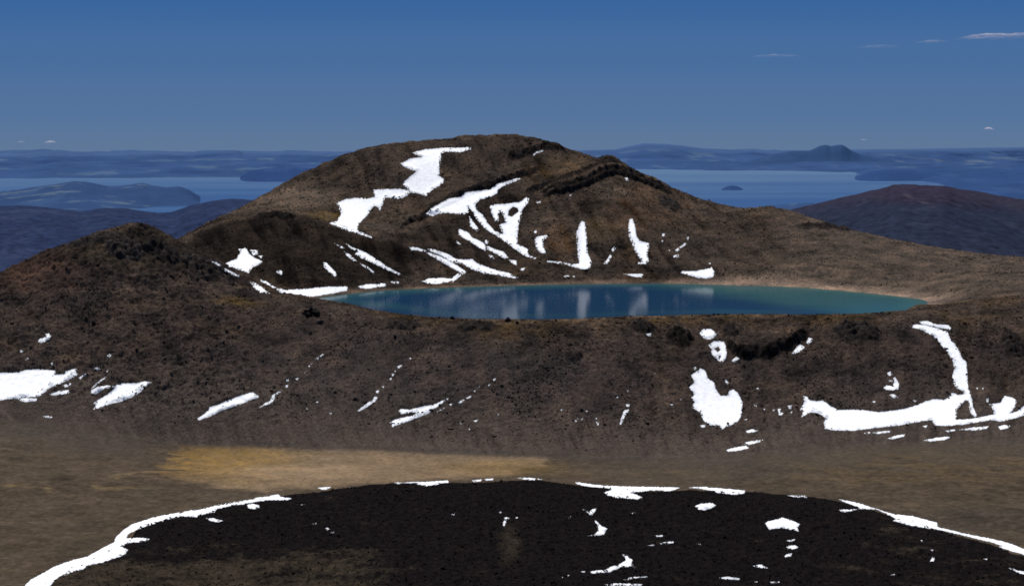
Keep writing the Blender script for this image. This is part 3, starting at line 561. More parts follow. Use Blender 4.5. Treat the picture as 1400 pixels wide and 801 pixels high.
C *= (1 - .42 * isfar * sstep(-.15, .35, fbm(X2 / 80, D2 / 60, 4, 109)) * (1 - sstep(1020, 1080, uw)))[..., None]
# scree apron and crater floor
apron = (D2 < 1800) * (1 - sstep(-5, 66, D2 - footD + 18 * nC - 42 * np.clip(rillW, -.4, .6) - 10))
C = mix(C, np.array([.072, .055, .043]), apron * 0.92)
C = mix(C, [.030, .024, .020], isnear * sstep(-.05, .35, fbm(X2 / 60, D2 / 40, 4, 123)) * (.45 + .3 * (U0 < 420)))  # dark rock mottling; on the left ridge its facing shade is painted deeper
C = mix(C, [.074, .056, .044], (D2 < 1790) * isnear * sstep(.0, .5, rillW) * .4)
C = mix(C, [.088, .068, .052], isfar * rock * sstep(.05, .55, rillF) * .4)
C *= (1 - .35 * isfar * rock * sstep(.0, .45, -rillF))[..., None]
C = mix(C, [.10, .078, .06], rillm * sstep(0.1, 0.6, rill) * 0.35 * (D2 < 1800))
fn_ = 30 * fbm(X2 / 70, D2 / 70, 4, 129) * np.maximum(1 - sstep(180, 300, U0), sstep(720, 860, U0))
fl = (D2 < 1800) * (1 - sstep(-14 - .8 * np.abs(fn_), 4 + .8 * np.abs(fn_), D2 - footD + fn_))
wx_ = X2 + 26 * fbm(X2 / 70, D2 / 70, 3, 113); wd_ = D2 + 26 * fbm(X2 / 70, D2 / 70, 3, 115)
st = fbm((wx_ + 0.5 * wd_) / 34, wd_ / 20, 5, 111, 0.62)
C = mix(C, np.array([.064, .049, .036]), fl)
C = mix(C, [.082, .064, .047], fl * sstep(0.0, 0.5, st) * 0.45)
C = mix(C, [.045, .036, .03], fl * sstep(0.05, 0.5, -st) * 0.5)
lw_ = 1 - sstep(280, 430, U0)
fp_ = poly_sdist(U0 + (22 + 70 * lw_) * st + (6 + 20 * lw_) * nB, V0 + (3.5 + 6 * lw_) * st, [(236, 607), (290, 600), (360, 600), (440, 600), (520, 600), (600, 604), (690, 612), (752, 626), (742, 638), (690, 650), (640, 655), (560, 659), (480, 664), (420, 668), (340, 671), (290, 667), (255, 663), (215, 657), (185, 652), (212, 640), (232, 622)])
flat = fl * sstep(-3, 5, fp_) * (1 - .5 * lw_ * sstep(0, .5, fbm(wx_ / 14, wd_ / 14, 3, 127)))
C = mix(C, np.array([.140, .102, .062]), flat * sstep(215, 330, uw + 30 * st) * 0.85)
C = mix(C, [.145, .092, .030], flat * blob(295, 628, 100, 26) * (0.5 + 0.4 * sstep(-0.3, 0.3, nB)))
C = mix(C, [.20, .145, .09], flat * blob(420, 645, 90, 9) * 0.6)
C = mix(C, [.13, .085, .03], fl * blob(690, 640, 80, 10) * 0.45)
C = mix(C, [.16, .115, .055], fl * sstep(0.1, 0.5, st + 0.3 * nB) * (blob(60, 668, 110, 7) + blob(280, 655, 150, 14)) * 0.55)
C = mix(C, [.088, .062, .030], fl * blob(1280, 625, 240, 36) * sstep(-0.35, 0.45, st + 0.5 * nB) * 0.7)
C = mix(C, [.120, .080, .030], fl * blob(1250, 640, 260, 40) * sstep(0.2, 0.6, fbm((X2 - .6 * D2) / 22, (D2 + .3 * X2) / 26, 5, 137, .65)) * 0.45)
C = mix(C, [.105, .072, .032], fl * blob(930, 650, 130, 7) * sstep(-0.1, 0.4, st) * 0.8)
C = mix(C, [.10, .08, .058], fl * blob(30, 590, 130, 26) * sstep(-0.2, 0.4, st) * 0.6)
C = mix(C, [.055, .046, .036], fl * blob(1030, 642, 60, 13) * 0.8)
C = mix(C, [.05, .042, .034], fl * blob(1350, 712, 110, 18) * 0.7)
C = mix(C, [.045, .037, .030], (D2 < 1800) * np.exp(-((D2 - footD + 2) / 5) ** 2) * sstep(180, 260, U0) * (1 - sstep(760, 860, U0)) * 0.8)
C *= np.array([.95, .92, .935]) * (1 - .06 * isnear + .08 * np.clip(fl + apron, 0, 1))[..., None]
mot = fbm(X2 / 24, D2 / 24, 4, 117, 0.62); rk = 1 - (1 - .35) * np.clip(fl + apron, 0, 1)
C *= np.clip(1 + 1.05 * rk * mot + .22 * nC, .35, 2.2)[..., None]
C *= 1 + (rk * np.clip(mot, -.3, .5))[..., None] * np.array([.14, -.02, -.16])
C *= (1 + flat * .14)[..., None]
flo = np.clip(fl + .6 * apron, 0, 1) * (1 - .55 * flat)
C *= np.clip(1 + flo * (.42 * nE + .30 * nB + .22 * nD + .38 * fbm((X2 + .5 * D2) / 18, D2 / 18, 4, 149, .65)), .4, 1.9)[..., None] * (1 - (fl * (1 - flat))[..., None] * np.array([.10, .08, .12]))
C = mix(C, [.03, .025, .02], flat * sstep(.42, .6, fbm(X2 / 3, D2 / 6, 2, 145)) * .7)
C *= 1 - .50 * fz(pmask([(238, 345), (270, 322), (320, 303), (375, 294), (420, 301), (470, 320), (540, 335), (572, 352), (560, 380), (480, 392), (420, 398), (350, 386), (300, 364)], 7))[..., None]  # deepens the painted shade on the spur face
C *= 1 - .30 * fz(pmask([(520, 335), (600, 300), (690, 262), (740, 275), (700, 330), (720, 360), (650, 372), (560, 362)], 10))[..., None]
C = np.where(isnear[..., None], C * np.array([.94, .95, 1.0]), C)
side_ = np.maximum(1 - sstep(170, 260, U0), sstep(740, 880, U0))
C = mix(C, np.array([.060, .049, .040]), fl * side_ * sstep(-120, 0, D2 - footD + 55 * nA + 20 * st) * .8)
C = np.where((cliff_col > 0)[..., None], C * (1 - cliff_col[..., None]) + (cliff_alb * np.clip(1 + 1.0 * nE + .8 * nD, .4, 2.4))[..., None] * np.where((cliff_alb > .04)[..., None], np.array([1.05, .78, .58]), np.array([1.12, .92, .84])) * cliff_col[..., None], C)
fanb = (D2 < 1790) * sstep(-30, 15, D2 - footD) * (1 - sstep(45, 115, D2 - footD + 25 * nC))
fs_ = fbm((X2 - shear * (D2 - 1480) + 5 * fbm(X2 / 30, D2 / 30, 2, 143)) / 7.0, D2 / 75, 4, 139, .6)
C = mix(C, [.058, .047, .041], fanb * .55)
C = mix(C, [.092, .074, .062], fanb * sstep(.08, .5, fs_) * .6)
C *= (1 - .40 * fanb * sstep(.08, .5, -fs_))[..., None]
# fine drainage lines on the crater floor and its aprons
ch = 1 - np.abs(fbm((wx_ + .5 * wd_) / 30, wd_ / 30, 3, 119)) * 9
C = mix(C, [.085, .066, .047], (fl + .5 * apron).clip(0, 1) * (1 - flat) * sstep(.35, 1, ch) * sstep(-.1, .5, nA) * .5)
# lava
L = np.zeros_like(C) + np.array([.0085, .0070, .0074])
L *= (1 + 0.5 * fbm(X2 / 6, D2 / 3.5, 3, 121) + 0.4 * nD)[..., None]
tan_ = sstep(0.05, 0.75, fbm(X2 / 30, D2 / 26, 5, 125, .65) + .55 * nE + 0.9 * sstep(752, 815, V0) * (1 - sstep(430, 640, U0)) + 0.30 * sstep(1000, 1250, U0) * sstep(700, 760, V0) - 0.25)
tan_ = np.maximum(tan_, (1 - sstep(0.2, 1.2, np.sqrt(((uw - 698 + 8 * nA) / 17) ** 2 + ((V0 - 782) / 40) ** 2) + .9 * nB)) * 0.75)
L = mix(L, [.040, .031, .022], tan_ * (0.55 + 0.5 * sstep(-0.3, 0.3, nB)))
C = C * (1 - lavaM[..., None]) + L * lavaM[..., None]
C = np.clip(C, 0.003, 0.9)

def BIG(mask):
    # keep the largest 4-connected piece, as flat cell ids
    from collections import deque
    cells = set(map(tuple, np.argwhere(mask))); best = []
    while cells:
        s0 = cells.pop(); comp = [s0]; dq = deque([s0])
        while dq:
            a_, b_ = dq.popleft()
            for nb in ((a_ + 1, b_), (a_ - 1, b_), (a_, b_ + 1), (a_, b_ - 1)):
                if nb in cells: cells.remove(nb); comp.append(nb); dq.append(nb)
        if len(comp) > len(best): best = comp
    return best
# ---- split the sheet into landforms
cellc = lambda a: 0.25 * (a[:-1, :-1] + a[1:, :-1] + a[:-1, 1:] + a[1:, 1:])
cls = np.zeros((NR - 1, NC - 1), int)
cD, cF, cR = cellc(D2), cellc(footD), cellc(rimD)
lakemid = np.interp(cellc(T2), [-0.12, -0.10, 0.18, 0.2], [1830, 1835, 1800, 1770])
cls[:] = 0
cls[cD > cF] = 1
kn = (cellc(U0) < 400) & (cD > 1700)
lakemid = np.where(cellc(T2) < -0.1, 1850, lakemid)
cls[cD > lakemid] = 2
cls[cellc(ldw) > 0.5] = 3
cid = cliff_id[:-1, :-1]
cls = np.where((cid >= 0) & (cls != 3), 10 + cid, cls)
idx = np.arange(NR * NC).reshape(NR, NC)
quads = np.stack([idx[:-1, :-1], idx[:-1, 1:], idx[1:, 1:], idx[1:, :-1]], -1)
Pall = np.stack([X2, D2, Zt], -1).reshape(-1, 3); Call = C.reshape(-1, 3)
def landform(name, k, mat, label, cat, kind='structure'):
    q = quads[cls == k]; u, inv = np.unique(q, return_inverse=True)
    o = link(name, mesh_np(name, Pall[u], inv.reshape(-1, 4), Call[u]), mat)
    return tag(o, label, cat, kind=kind)
for k_, d_ in enumerate(CLIFFS + OUT):
    mk = cls == 10 + k_
    if not mk.any(): continue
    bb = np.array(BIG(mk)); keepm = np.zeros_like(mk); keepm[bb[:, 0], bb[:, 1]] = True
    cls[mk & ~keepm] = np.where(cD[mk & ~keepm] > lakemid[mk & ~keepm], 2, 1)
    landform(d_[0], 10 + k_, M_rock, d_[1], 'cliff' if d_[0] == 'cliff_band' else 'rock outcrop', None)
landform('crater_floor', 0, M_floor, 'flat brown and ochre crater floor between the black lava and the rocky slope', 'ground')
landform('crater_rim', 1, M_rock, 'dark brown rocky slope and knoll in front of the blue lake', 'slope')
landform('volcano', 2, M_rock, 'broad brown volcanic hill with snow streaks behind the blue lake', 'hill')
landform('lava_flow', 3, M_lava, 'black blocky lava flow spread across the foreground', 'lava flow')

# ------------------------------------------------------------------ snow patches draped on the ground
def drape(name, poly, holes, jit=0.48):
    def dens(pl):
        o = []
        for a, b in zip(pl, pl[1:] + pl[:1]):
            L_ = math.hypot(b[0] - a[0], b[1] - a[1]); n_ = max(1, int(L_ / 1.1))
            for k in range(n_):
                t_ = k / n_; o.append((a[0] + (b[0] - a[0]) * t_, a[1] + (b[1] - a[1]) * t_))
        q = np.array(o); sz_ = min(1.0, max(q.max(0) - q.min(0)) / 40.0) * jit
        ox = rng.uniform(0, 200)
        q[:, 0] += sz_ * (1.7 * perlin(q[:, 0] / 3.1 + ox, q[:, 1] / 2.3, 3) + 1.0 * perlin(q[:, 0] / 1.2 + ox, q[:, 1] / 1.1, 5))
        q[:, 1] += sz_ * (1.5 * perlin(q[:, 0] / 3.1 + ox, q[:, 1] / 2.3, 13) + 0.9 * perlin(q[:, 0] / 1.2 + ox, q[:, 1] / 1.1, 15))
        return [tuple(p) for p in q]
    loops = [dens(poly)] + [dens(h) for h in holes]
    vs, es = [], []
    for lp in loops:
        s0 = len(vs); vs += lp; es += [(s0 + i, s0 + (i + 1) % len(lp)) for i in range(len(lp))]
    P0 = np.array(loops[0]); (x0, y0), (x1, y1) = P0.min(0), P0.max(0)
    gx, gy = np.meshgrid(np.arange(x0, x1, 2.4), np.arange(y0, y1, 1.5)); gx = gx.ravel() + rng.uniform(-.4, .4, gx.size); gy = gy.ravel() + rng.uniform(-.3, .3, gy.size)
    def inside(x, y):
        s_ = poly_sdist(x, y, P0)
        for h in loops[1:]: s_ = np.minimum(s_, -poly_sdist(x, y, np.array(h)))
        return s_
    if gx.size:
        ok = inside(gx, gy) > 0.7; vs = vs + list(zip(gx[ok], gy[ok]))
    r = delaunay_2d_cdt([Vector(v) for v in vs], es, [], 0, 1e-4)
    v2 = np.array([tuple(v) for v in r[0]]); tri = np.array([f for f in r[2] if len(f) == 3])
    sd = inside(v2[:, 0], v2[:, 1]); c = v2[tri].mean(1); tri = tri[inside(c[:, 0], c[:, 1]) > 0]
    h = hit(v2[:, 0], v2[:, 1])
    dd = h[tri][:, :, 1]; tri = tri[(dd.max(1) - dd.min(1)) < 60]
    if len(tri) > 150:                                       # stones melting through near the rim of the patch
        mc = v2[tri].mean(1); sm = inside(mc[:, 0], mc[:, 1])
        tri = tri[~((sm < 4.5) & (fbm(mc[:, 0] / 3.2, mc[:, 1] / 2.0, 2, 29) > 0.46 + 0.14 * sm))]
    par = list(range(len(h)))
    def find(i_):
        while par[i_] != i_: par[i_] = par[par[i_]]; i_ = par[i_]
        return i_
    for t3 in tri.tolist():
        r0 = find(t3[0]); par[find(t3[1])] = r0; par[find(t3[2])] = r0
    rt = np.array([find(t3[0]) for t3 in tri.tolist()]); vals, cnt = np.unique(rt, return_counts=True); tri = tri[np.isin(rt, vals[cnt >= 0.08 * cnt.max()])]
    h[:, 2] += 0.02 + 0.42 * sstep(0, 3.0, sd)
    # face up
    a, b_, c_ = h[tri[:, 0]], h[tri[:, 1]], h[tri[:, 2]]
    nz = np.cross(b_ - a, c_ - a)[:, 2]; tri[nz < 0] = tri[nz < 0][:, ::-1]
    used = np.unique(tri); mp = np.full(len(h), -1); mp[used] = np.arange(len(used))
    h = h[used]; org = h.mean(0)
    me = mesh_np(name, h - org, mp[tri], np.repeat((0.25 + .75 * sstep(-.2, 2.6, sd[used]))[:, None], 3, 1))
    o = link(name, me, M_snow); o.location = org
    return o
for name, poly, holes, lab, grp in SNOW:
    try:
        o = drape(name, [tuple(p) for p in poly], holes)
        tag(o, lab, 'snow patch', grp)
    except Exception as e:
        print('SNOW FAIL', lab, e)

# ------------------------------------------------------------------ rocks
ico = bmesh.new(); bmesh.ops.create_icosphere(ico, subdivisions=1, radius=1.0)
icoV = np.array([v.co[:] for v in ico.verts]); icoF = np.array([[v.index for v in f.verts] for f in ico.faces]); ico.free()
ico = bmesh.new(); bmesh.ops.create_icosphere(ico, subdivisions=2, radius=1.0)
icoV2 = np.array([v.co[:] for v in ico.verts]); icoF2 = np.array([[v.index for v in f.verts] for f in ico.faces]); ico.free()
def rock_verts(V_, s, flat=0.7, rough=0.28):
    n_ = rng.normal(0, 1, 3); d = V_ * (1 + rng.uniform(-rough, rough, (len(V_), 1)))
    for _ in range(3):                                        # a few fracture planes
        n_ = rng.normal(0, 1, 3); n_ /= np.linalg.norm(n_); k = rng.uniform(0.45, 0.8)
        dist = d @ n_; d = d - np.outer(np.clip(dist - k, 0, None), n_)
    d = d * np.array([rng.uniform(.75, 1.25), rng.uniform(.75, 1.25), flat * rng.uniform(.8, 1.3)]) * s
    a = rng.uniform(0, 6.28); c, s_ = math.cos(a), math.sin(a)
    return d @ np.array([[c, s_, 0], [-s_, c, 0], [0, 0, 1]])
def rocks_mesh(name, items, V_=icoV, F_=icoF, flat=0.7):
    n_ = len(items); k = len(V_)
    Vs = np.empty((n_ * k, 3)); Cs = np.empty((n_ * k, 3)); Fs = np.empty((n_ * len(F_), 3), int)
    for i, (p, s, col) in enumerate(items):
        Vs[i * k:(i + 1) * k] = rock_verts(V_, s, flat) + p; Cs[i * k:(i + 1) * k] = col; Fs[i * len(F_):(i + 1) * len(F_)] = F_ + i * k
    return mesh_np(name, Vs, Fs, Cs, smooth=False)
# loose stones nobody could count
def rubble(name, label, prob, count, smin, mu, smax, tint, mat):
    pf = prob.ravel() / prob.sum(); pick = rng.choice(pf.size, count, p=pf)
    sz = np.minimum(smin + rng.lognormal(mu, 0.5, count), smax); k = len(icoV)
    V_ = icoV[None] * (1 + rng.uniform(-.32, .32, (count, k, 1)))
    for _ in range(2):
        n_ = rng.normal(0, 1, (count, 3)); n_ /= np.linalg.norm(n_, axis=1, keepdims=True)
        d_ = np.einsum('ijk,ik->ij', V_, n_) - rng.uniform(.4, .75, (count, 1)); V_ = V_ - np.clip(d_, 0, None)[..., None] * n_[:, None]
    V_ = V_ * (np.stack([rng.uniform(.7, 1.4, count), rng.uniform(.7, 1.3, count), rng.uniform(.45, .9, count)], 1) * sz[:, None])[:, None]
    V_ = V_ + (Pall[pick] + np.stack([rng.uniform(-.7, .7, count), rng.uniform(-.6, .6, count), sz * .12], 1))[:, None]
    c_ = (Call[pick] * (1 - tint) + np.array([.028, .025, .024]) * tint) * rng.uniform(.55, 1.5, (count, 1))
    F_ = (icoF[None] + (np.arange(count) * k)[:, None, None]).reshape(-1, 3)
    return tag(link(name, mesh_np(name, V_.reshape(-1, 3), F_, np.repeat(c_, k, 0), smooth=False), mat), label, 'rubble', kind='stuff')
prob = (rock * (1 - snowM) * (lakeD < -3) * (0.2 + sstep(-0.1, 0.5, fbm(X2 / 50, D2 / 50, 3, 131))) * (V > 150) * (U > -120) * (U < 1520) * (D2 < 2310)
        * (0.15 + 0.85 * sstep(10, 90, D2 - footD)) * np.where((U0 > 1060) & (D2 > 1740), 0.35, 1.0) * (1 - .9 * (cliff_col > .2)))
rubble('rubble', 'loose dark stones strewn over the rocky slopes around the lake', prob * np.where(D2 > 1800, 1.7, 1.0), 64000, 0.16, -1.3, 1.5, 0.3, M_rubble)
prob = lavaM * sstep(3, 10, ldw) * (1 - snowM) * (D2 > 860) * (U > -60) * (U < 1460)
rubble('lava_rubble', 'jagged black lava blocks covering the foreground flow', prob, 26000, 0.15, -1.6, 1.2, 0.0, M_rubble)

def outcrop(name, label, cat, pts, dark=.014, group=None, size=(1.0, 2.2), n=None, spread=(4, 2), flat=0.8):
    """angular blocks grown together along a line of surveyed points: one mesh"""
    pts = np.array(pts, float); seg = np.r_[0, np.cumsum(np.hypot(*np.diff(pts, axis=0).T))] if len(pts) > 1 else np.array([0, 0])
    n = n or int(max(8, seg[-1] * 0.9)); its = []
    tt = rng.uniform(0, seg[-1], n)
    px = np.interp(tt, seg[:len(pts)], pts[:, 0]) + rng.normal(0, spread[0] * 0.5, n) if len(pts) > 1 else pts[0, 0] + rng.normal(0, spread[0] * 0.5, n)
    py = np.interp(tt, seg[:len(pts)], pts[:, 1]) + rng.normal(0, spread[1] * 0.5, n) if len(pts) > 1 else pts[0, 1] + rng.normal(0, spread[1] * 0.5, n)
    h = hit(px, py); c0 = h.mean(0)
    for p in h:
        s = rng.uniform(*size); its.append((p - c0 + np.array([0, 0, s * 0.15]), s, np.array([1.0, .92, .92]) * dark * rng.uniform(.6, 1.5)))
    o = link(name, rocks_mesh(name, its, icoV2, icoF2, flat), M_rubble); o.location = c0
    return tag(o, label, cat, group)
outcrop('boulder', 'large black boulder standing alone near the left end of the lake', 'boulder', [(418, 429), (431, 429)], .012, None, (2.2, 3.6), 9, (6, 4), 0.9)
outcrop('boulder', 'smaller black boulder just below the large lone boulder', 'boulder', [(433, 442), (438, 442)], .014, None, (1.2, 2.0), 4, (2, 2))
# boulders sitting on the lake rim
PB = [(601, 433.5, .9), (618, 434.5, 1.6), (638, 436, .8), (694, 437.5, 2.0), (707, 441, 1.4), (760, 437.5, .9), (842, 434, .9), (905, 431.5, .8), (946, 431, .7), (976, 429.5, 1.0), (982, 429.5, 1.2), (992, 429.5, 1.1), (1078, 430.5, .9), (1153, 429.5, 1.1), (1205, 427, 1.2), (1216, 427.5, 1.0), (1066, 463, 1.2), (795, 560, 1.4), (486, 545, 1.3), (425, 455, 1.2), (540, 460, 1.3), (128, 441, 1.8), (310, 452, 1.4)]
for x, y, s in PB:
    p = hit(x, y + 1.2)[0]
    o = link('boulder', rocks_mesh('boulder', [(np.zeros(3), s, np.array([.016, .015, .016]) * rng.uniform(.7, 1.5))], icoV2, icoF2, 0.9), M_rubble); o.location = p + np.array([0, 0, s * .3])
    onrim = y < 442
    tag(o, 'small dark boulder on the lake rim outlined against the water' if onrim else 'isolated dark boulder on the brown slope below the lake rim', 'boulder', 'boulders on the lake rim' if onrim else 'boulders on the near slope')

# ------------------------------------------------------------------ crater lake
ext = []
for p, a, b_ in zip(shore, np.roll(shore, 1, 0), np.roll(shore, -1, 0)):
    t_ = (b_ - a)[:2]; t_ /= np.linalg.norm(t_); nrm = np.array([t_[1], -t_[0]])
    if nrm @ (p[:2] - cen) < 0: nrm = -nrm
    ext.append(p[:2] + nrm * 2.2)
ext = np.array(ext)
gx, gy = np.meshgrid(np.arange(ext[:, 0].min(), ext[:, 0].max(), 5), np.arange(ext[:, 1].min(), ext[:, 1].max(), 5)); gx = gx.ravel(); gy = gy.ravel()
ok = poly_sdist(gx, gy, ext) > 1.5
v2 = [Vector(p) for p in ext] + [Vector((a, b_)) for a, b_ in zip(gx[ok], gy[ok])]
r = delaunay_2d_cdt(v2, [(i, (i + 1) % len(ext)) for i in range(len(ext))], [], 1, 1e-4)
lv = np.array([tuple(v) for v in r[0]]); lf = np.array([f for f in r[2] if len(f) == 3])
sd = poly_sdist(lv[:, 0], lv[:, 1], ext)
a, b_, c_ = lv[lf[:, 0]], lv[lf[:, 1]], lv[lf[:, 2]]
cr_ = (b_[:, 0] - a[:, 0]) * (c_[:, 1] - a[:, 1]) - (b_[:, 1] - a[:, 1]) * (c_[:, 0] - a[:, 0]); lf[cr_ < 0] = lf[cr_ < 0][:, ::-1]
pxl = 700 + F * lv[:, 0] / lv[:, 1]
shal = 1 - sstep(6, 62, sd + 9 * fbm(lv[:, 0] / 50, lv[:, 1] / 50, 2, 141))
shal *= (0.6 + 0.4 * sstep(900, 1150, pxl))
farside = sstep(-10, 45, lv[:, 1] - np.interp(pxl, [400, 600, 740, 900, 1100, 1180, 1230, 1268], [1800, 1656, 1634, 1667, 1676, 1685, 1690, 1690]) - 18)
shal *= np.maximum(farside, 0.8 * sstep(1090, 1200, pxl))
shal = np.maximum(shal, 0.75 * sstep(1010, 1160, pxl + 25 * fbm(lv[:, 0] / 40, lv[:, 1] / 40, 2, 147) + 1.0 * (lv[:, 1] - 1760)))
deep = np.array([.003, .026, .064]); turq = np.array([.024, .080, .080]); edgec = np.array([.045, .070, .055])
lc = deep + (turq - deep) * shal[:, None]
e_ = (1 - sstep(2, 14, sd)) * 0.6 * farside; lc = lc + (edgec - lc) * e_[:, None]
me = mesh_np('crater_lake', np.c_[lv, np.full(len(lv), ZL)], lf, lc)
m, nt, bs, out = new_mat('crater_lake_water')
at_ = N(nt, 'ShaderNodeAttribute', attribute_name='Col'); nt.links.new(at_.outputs['Color'], bs.inputs['Base Color'])
bs.inputs['Roughness'].default_value = 1.0; bs.inputs['Specular IOR Level'].default_value = 0.0
gl = N(nt, 'ShaderNodeBsdfGlossy'); gl.inputs['Roughness'].default_value = 0.11; fr = N(nt, 'ShaderNodeFresnel'); fr.inputs['IOR'].default_value = 1.33
mxs = N(nt, 'ShaderNodeMixShader'); nt.links.new(math_n(nt, 'MULTIPLY', fr.outputs[0], 0.37), mxs.inputs[0]); nt.links.new(bs.outputs[0], mxs.inputs[1]); nt.links.new(gl.outputs[0], mxs.inputs[2]); nt.links.new(mxs.outputs[0], out.inputs[0])
geo = N(nt, 'ShaderNodeNewGeometry'); mp_ = N(nt, 'ShaderNodeMapping'); mp_.inputs['Scale'].default_value = (0.5, 1.0, 1)
nt.links.new(geo.outputs['Position'], mp_.inputs[0]); w_ = noise(nt, mp_.outputs[0], 0.9, 3, 0.6)
b = N(nt, 'ShaderNodeBump'); b.inputs['Strength'].default_value = 0.02; b.inputs['Distance'].default_value = 0.3
nt.links.new(w_, b.inputs['Height']); nt.links.new(b.outputs[0], gl.inputs['Normal'])
tag(link('crater_lake', me, m), 'deep blue crater lake with turquoise shallows at the foot of the hill', 'lake', kind='structure')

# ------------------------------------------------------------------ far country
ZT = -1500.0
def fan(name, tx0, tx1, nx, D0, D1, nd, hfun, cfun, mat, label, cat, kind='structure'):
    d = np.linspace(D0, D1, nd); t_ = np.linspace(tx0, tx1, nx); DD, TT = np.meshgrid(d, t_, indexing='ij'); XX = TT * DD; PX = 700 + TT * F
    ZZ = hfun(XX, DD, PX); CC = cfun(XX, DD, PX, ZZ)
    ix = np.arange(nd * nx).reshape(nd, nx); q = np.stack([ix[:-1, :-1], ix[:-1, 1:], ix[1:, 1:], ix[1:, :-1]], -1).reshape(-1, 4)
    return tag(link(name, mesh_np(name, np.stack([XX, DD, ZZ], -1).reshape(-1, 3), q, np.clip(CC, 0.003, .9).reshape(-1, 3)), mat), label, cat, kind=kind)
def zrow(y, D): return tan_of(700, y)[1] * D
def crest(prof, D0, wn, wf, base, wmod=None):
    pr = np.array(prof, float)
    def h(X, D, PX):
        zc = zrow(np.interp(PX, pr[:, 0], pr[:, 1]), D0) - base
        w = np.where(D < D0, wn * (wmod(PX) if wmod else 1.0), wf); return base + zc * np.exp(-((D - D0) / w) ** 2)
    return h
haze = lambda *c: lin(*c) * np.array([1.04, 1.04, .95]) / 1.45  # base colours with the aerial haze of distance already mixed in
# ground sheet to the horizon
def flat_c(c): return lambda X, D, PX, Zz: np.zeros(X.shape + (3,)) + c
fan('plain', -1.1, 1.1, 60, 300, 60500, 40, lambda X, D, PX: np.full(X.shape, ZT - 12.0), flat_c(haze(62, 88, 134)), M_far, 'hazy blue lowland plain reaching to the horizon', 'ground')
# the great lake beyond
m, nt, bs, out = new_mat('far_lake_water'); 
geo = N(nt, 'ShaderNodeNewGeometry'); mp_ = N(nt, 'ShaderNodeMapping'); mp_.inputs['Scale'].default_value = (0.00012, 0.00035, 1)
nt.links.new(geo.outputs['Position'], mp_.inputs[0]); w_ = noise(nt, mp_.outputs[0], 1.0, 4, 0.55)
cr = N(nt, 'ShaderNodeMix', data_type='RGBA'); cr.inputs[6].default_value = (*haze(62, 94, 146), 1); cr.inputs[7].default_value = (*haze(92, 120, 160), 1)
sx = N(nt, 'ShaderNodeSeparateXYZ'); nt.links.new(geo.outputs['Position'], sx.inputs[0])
fd = math_n(nt, 'ADD', rmap(nt, sx.outputs[1], 33000, 47000, 0, 0.9), rmap(nt, w_, 0.35, 0.65, -0.25, 0.25))  # water pales with distance: haze painted into its colour
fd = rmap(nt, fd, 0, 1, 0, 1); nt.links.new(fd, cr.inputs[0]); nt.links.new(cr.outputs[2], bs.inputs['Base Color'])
bs.inputs['Specular IOR Level'].default_value = 0.0; bs.inputs['Roughness'].default_value = 1.0
V_ = [(-30000, 20000, ZT), (30000, 20000, ZT), (30000, 55000, ZT), (-30000, 55000, ZT)]
tag(link('far_lake', mesh_np('far_lake', V_, [(0, 1, 2, 3)]), m), 'wide pale blue lake far below in the haze behind the hill', 'lake', kind='structure')
# far shore and skyline
shoreline = np.array([(-300, 243), (0, 245), (330, 242.5), (480, 242), (640, 236), (780, 231.5), (950, 232), (1060, 234), (1170, 236), (1180, 240), (1250, 246), (1285, 252), (1300, 262), (1340, 276), (1400, 292), (1700, 300)], float)
F1 = crest([(-300, 213), (0, 212.3), (100, 211.5), (200, 210.5), (262, 210), (270, 207), (280, 206), (326, 206), (334, 209.6), (380, 209.5), (390, 208.2), (410, 209), (430, 211), (480, 211.5), (600, 211), (700, 208), (775, 206.5), (840, 204.5), (860, 200), (880, 196), (905, 197), (930, 199), (960, 203), (1000, 205),
            (1028, 203.5), (1050, 206), (1100, 206), (1200, 204.5), (1300, 203), (1400, 201.5), (1700, 200)], 60500, 5200, 3000, ZT - 10)
def far_h(X, D, PX):
    ds = ZT / tan_of(700, np.interp(PX + 14 * fbm(X / 1500, D / 1500, 3, 151), shoreline[:, 0], shoreline[:, 1]))[1]
    ds = ds + 1100 * fbm(X / 2200, D / 9000, 4, 153)
    up = sstep(-150, 2500, D - ds); base = ZT - 6 + up * (30 + 70 * (fbm(X / 2600, D / 3600, 4, 155) + 0.4)) + 60 * sstep(0, 400, D - ds) * np.abs(fbm(X / 900, D / 1500, 3, 157)) + 110 * sstep(300, 2500, D - ds) * np.clip(fbm(X / 1700, D / 1100, 4, 158), 0, 1)
    base = np.where(D < ds, ZT - 10, base)
    return np.maximum(base, F1(X, D, PX) + 14 * fbm(X / 1200, D / 2500, 3, 159))
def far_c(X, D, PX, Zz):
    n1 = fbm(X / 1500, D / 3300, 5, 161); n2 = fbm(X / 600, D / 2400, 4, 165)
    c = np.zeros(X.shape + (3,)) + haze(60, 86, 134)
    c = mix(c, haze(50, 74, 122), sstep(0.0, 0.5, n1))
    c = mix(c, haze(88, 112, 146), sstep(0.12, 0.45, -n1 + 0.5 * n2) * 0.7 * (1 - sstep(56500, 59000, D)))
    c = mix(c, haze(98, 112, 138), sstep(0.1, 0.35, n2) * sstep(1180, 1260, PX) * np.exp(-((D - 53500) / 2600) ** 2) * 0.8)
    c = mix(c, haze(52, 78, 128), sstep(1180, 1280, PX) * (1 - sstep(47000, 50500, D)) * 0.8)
    c = mix(c, haze(74, 100, 147), sstep(57000, 60000, D) * 0.85)  # paler toward the skyline, thicker haze painted into the land colour
    return c
fan('far_shore', -0.30, 0.30, 640, 29000, 64500, 220, far_h, far_c, M_far, 'hazy blue farmland and low hills along the far shore under the horizon', 'hills')
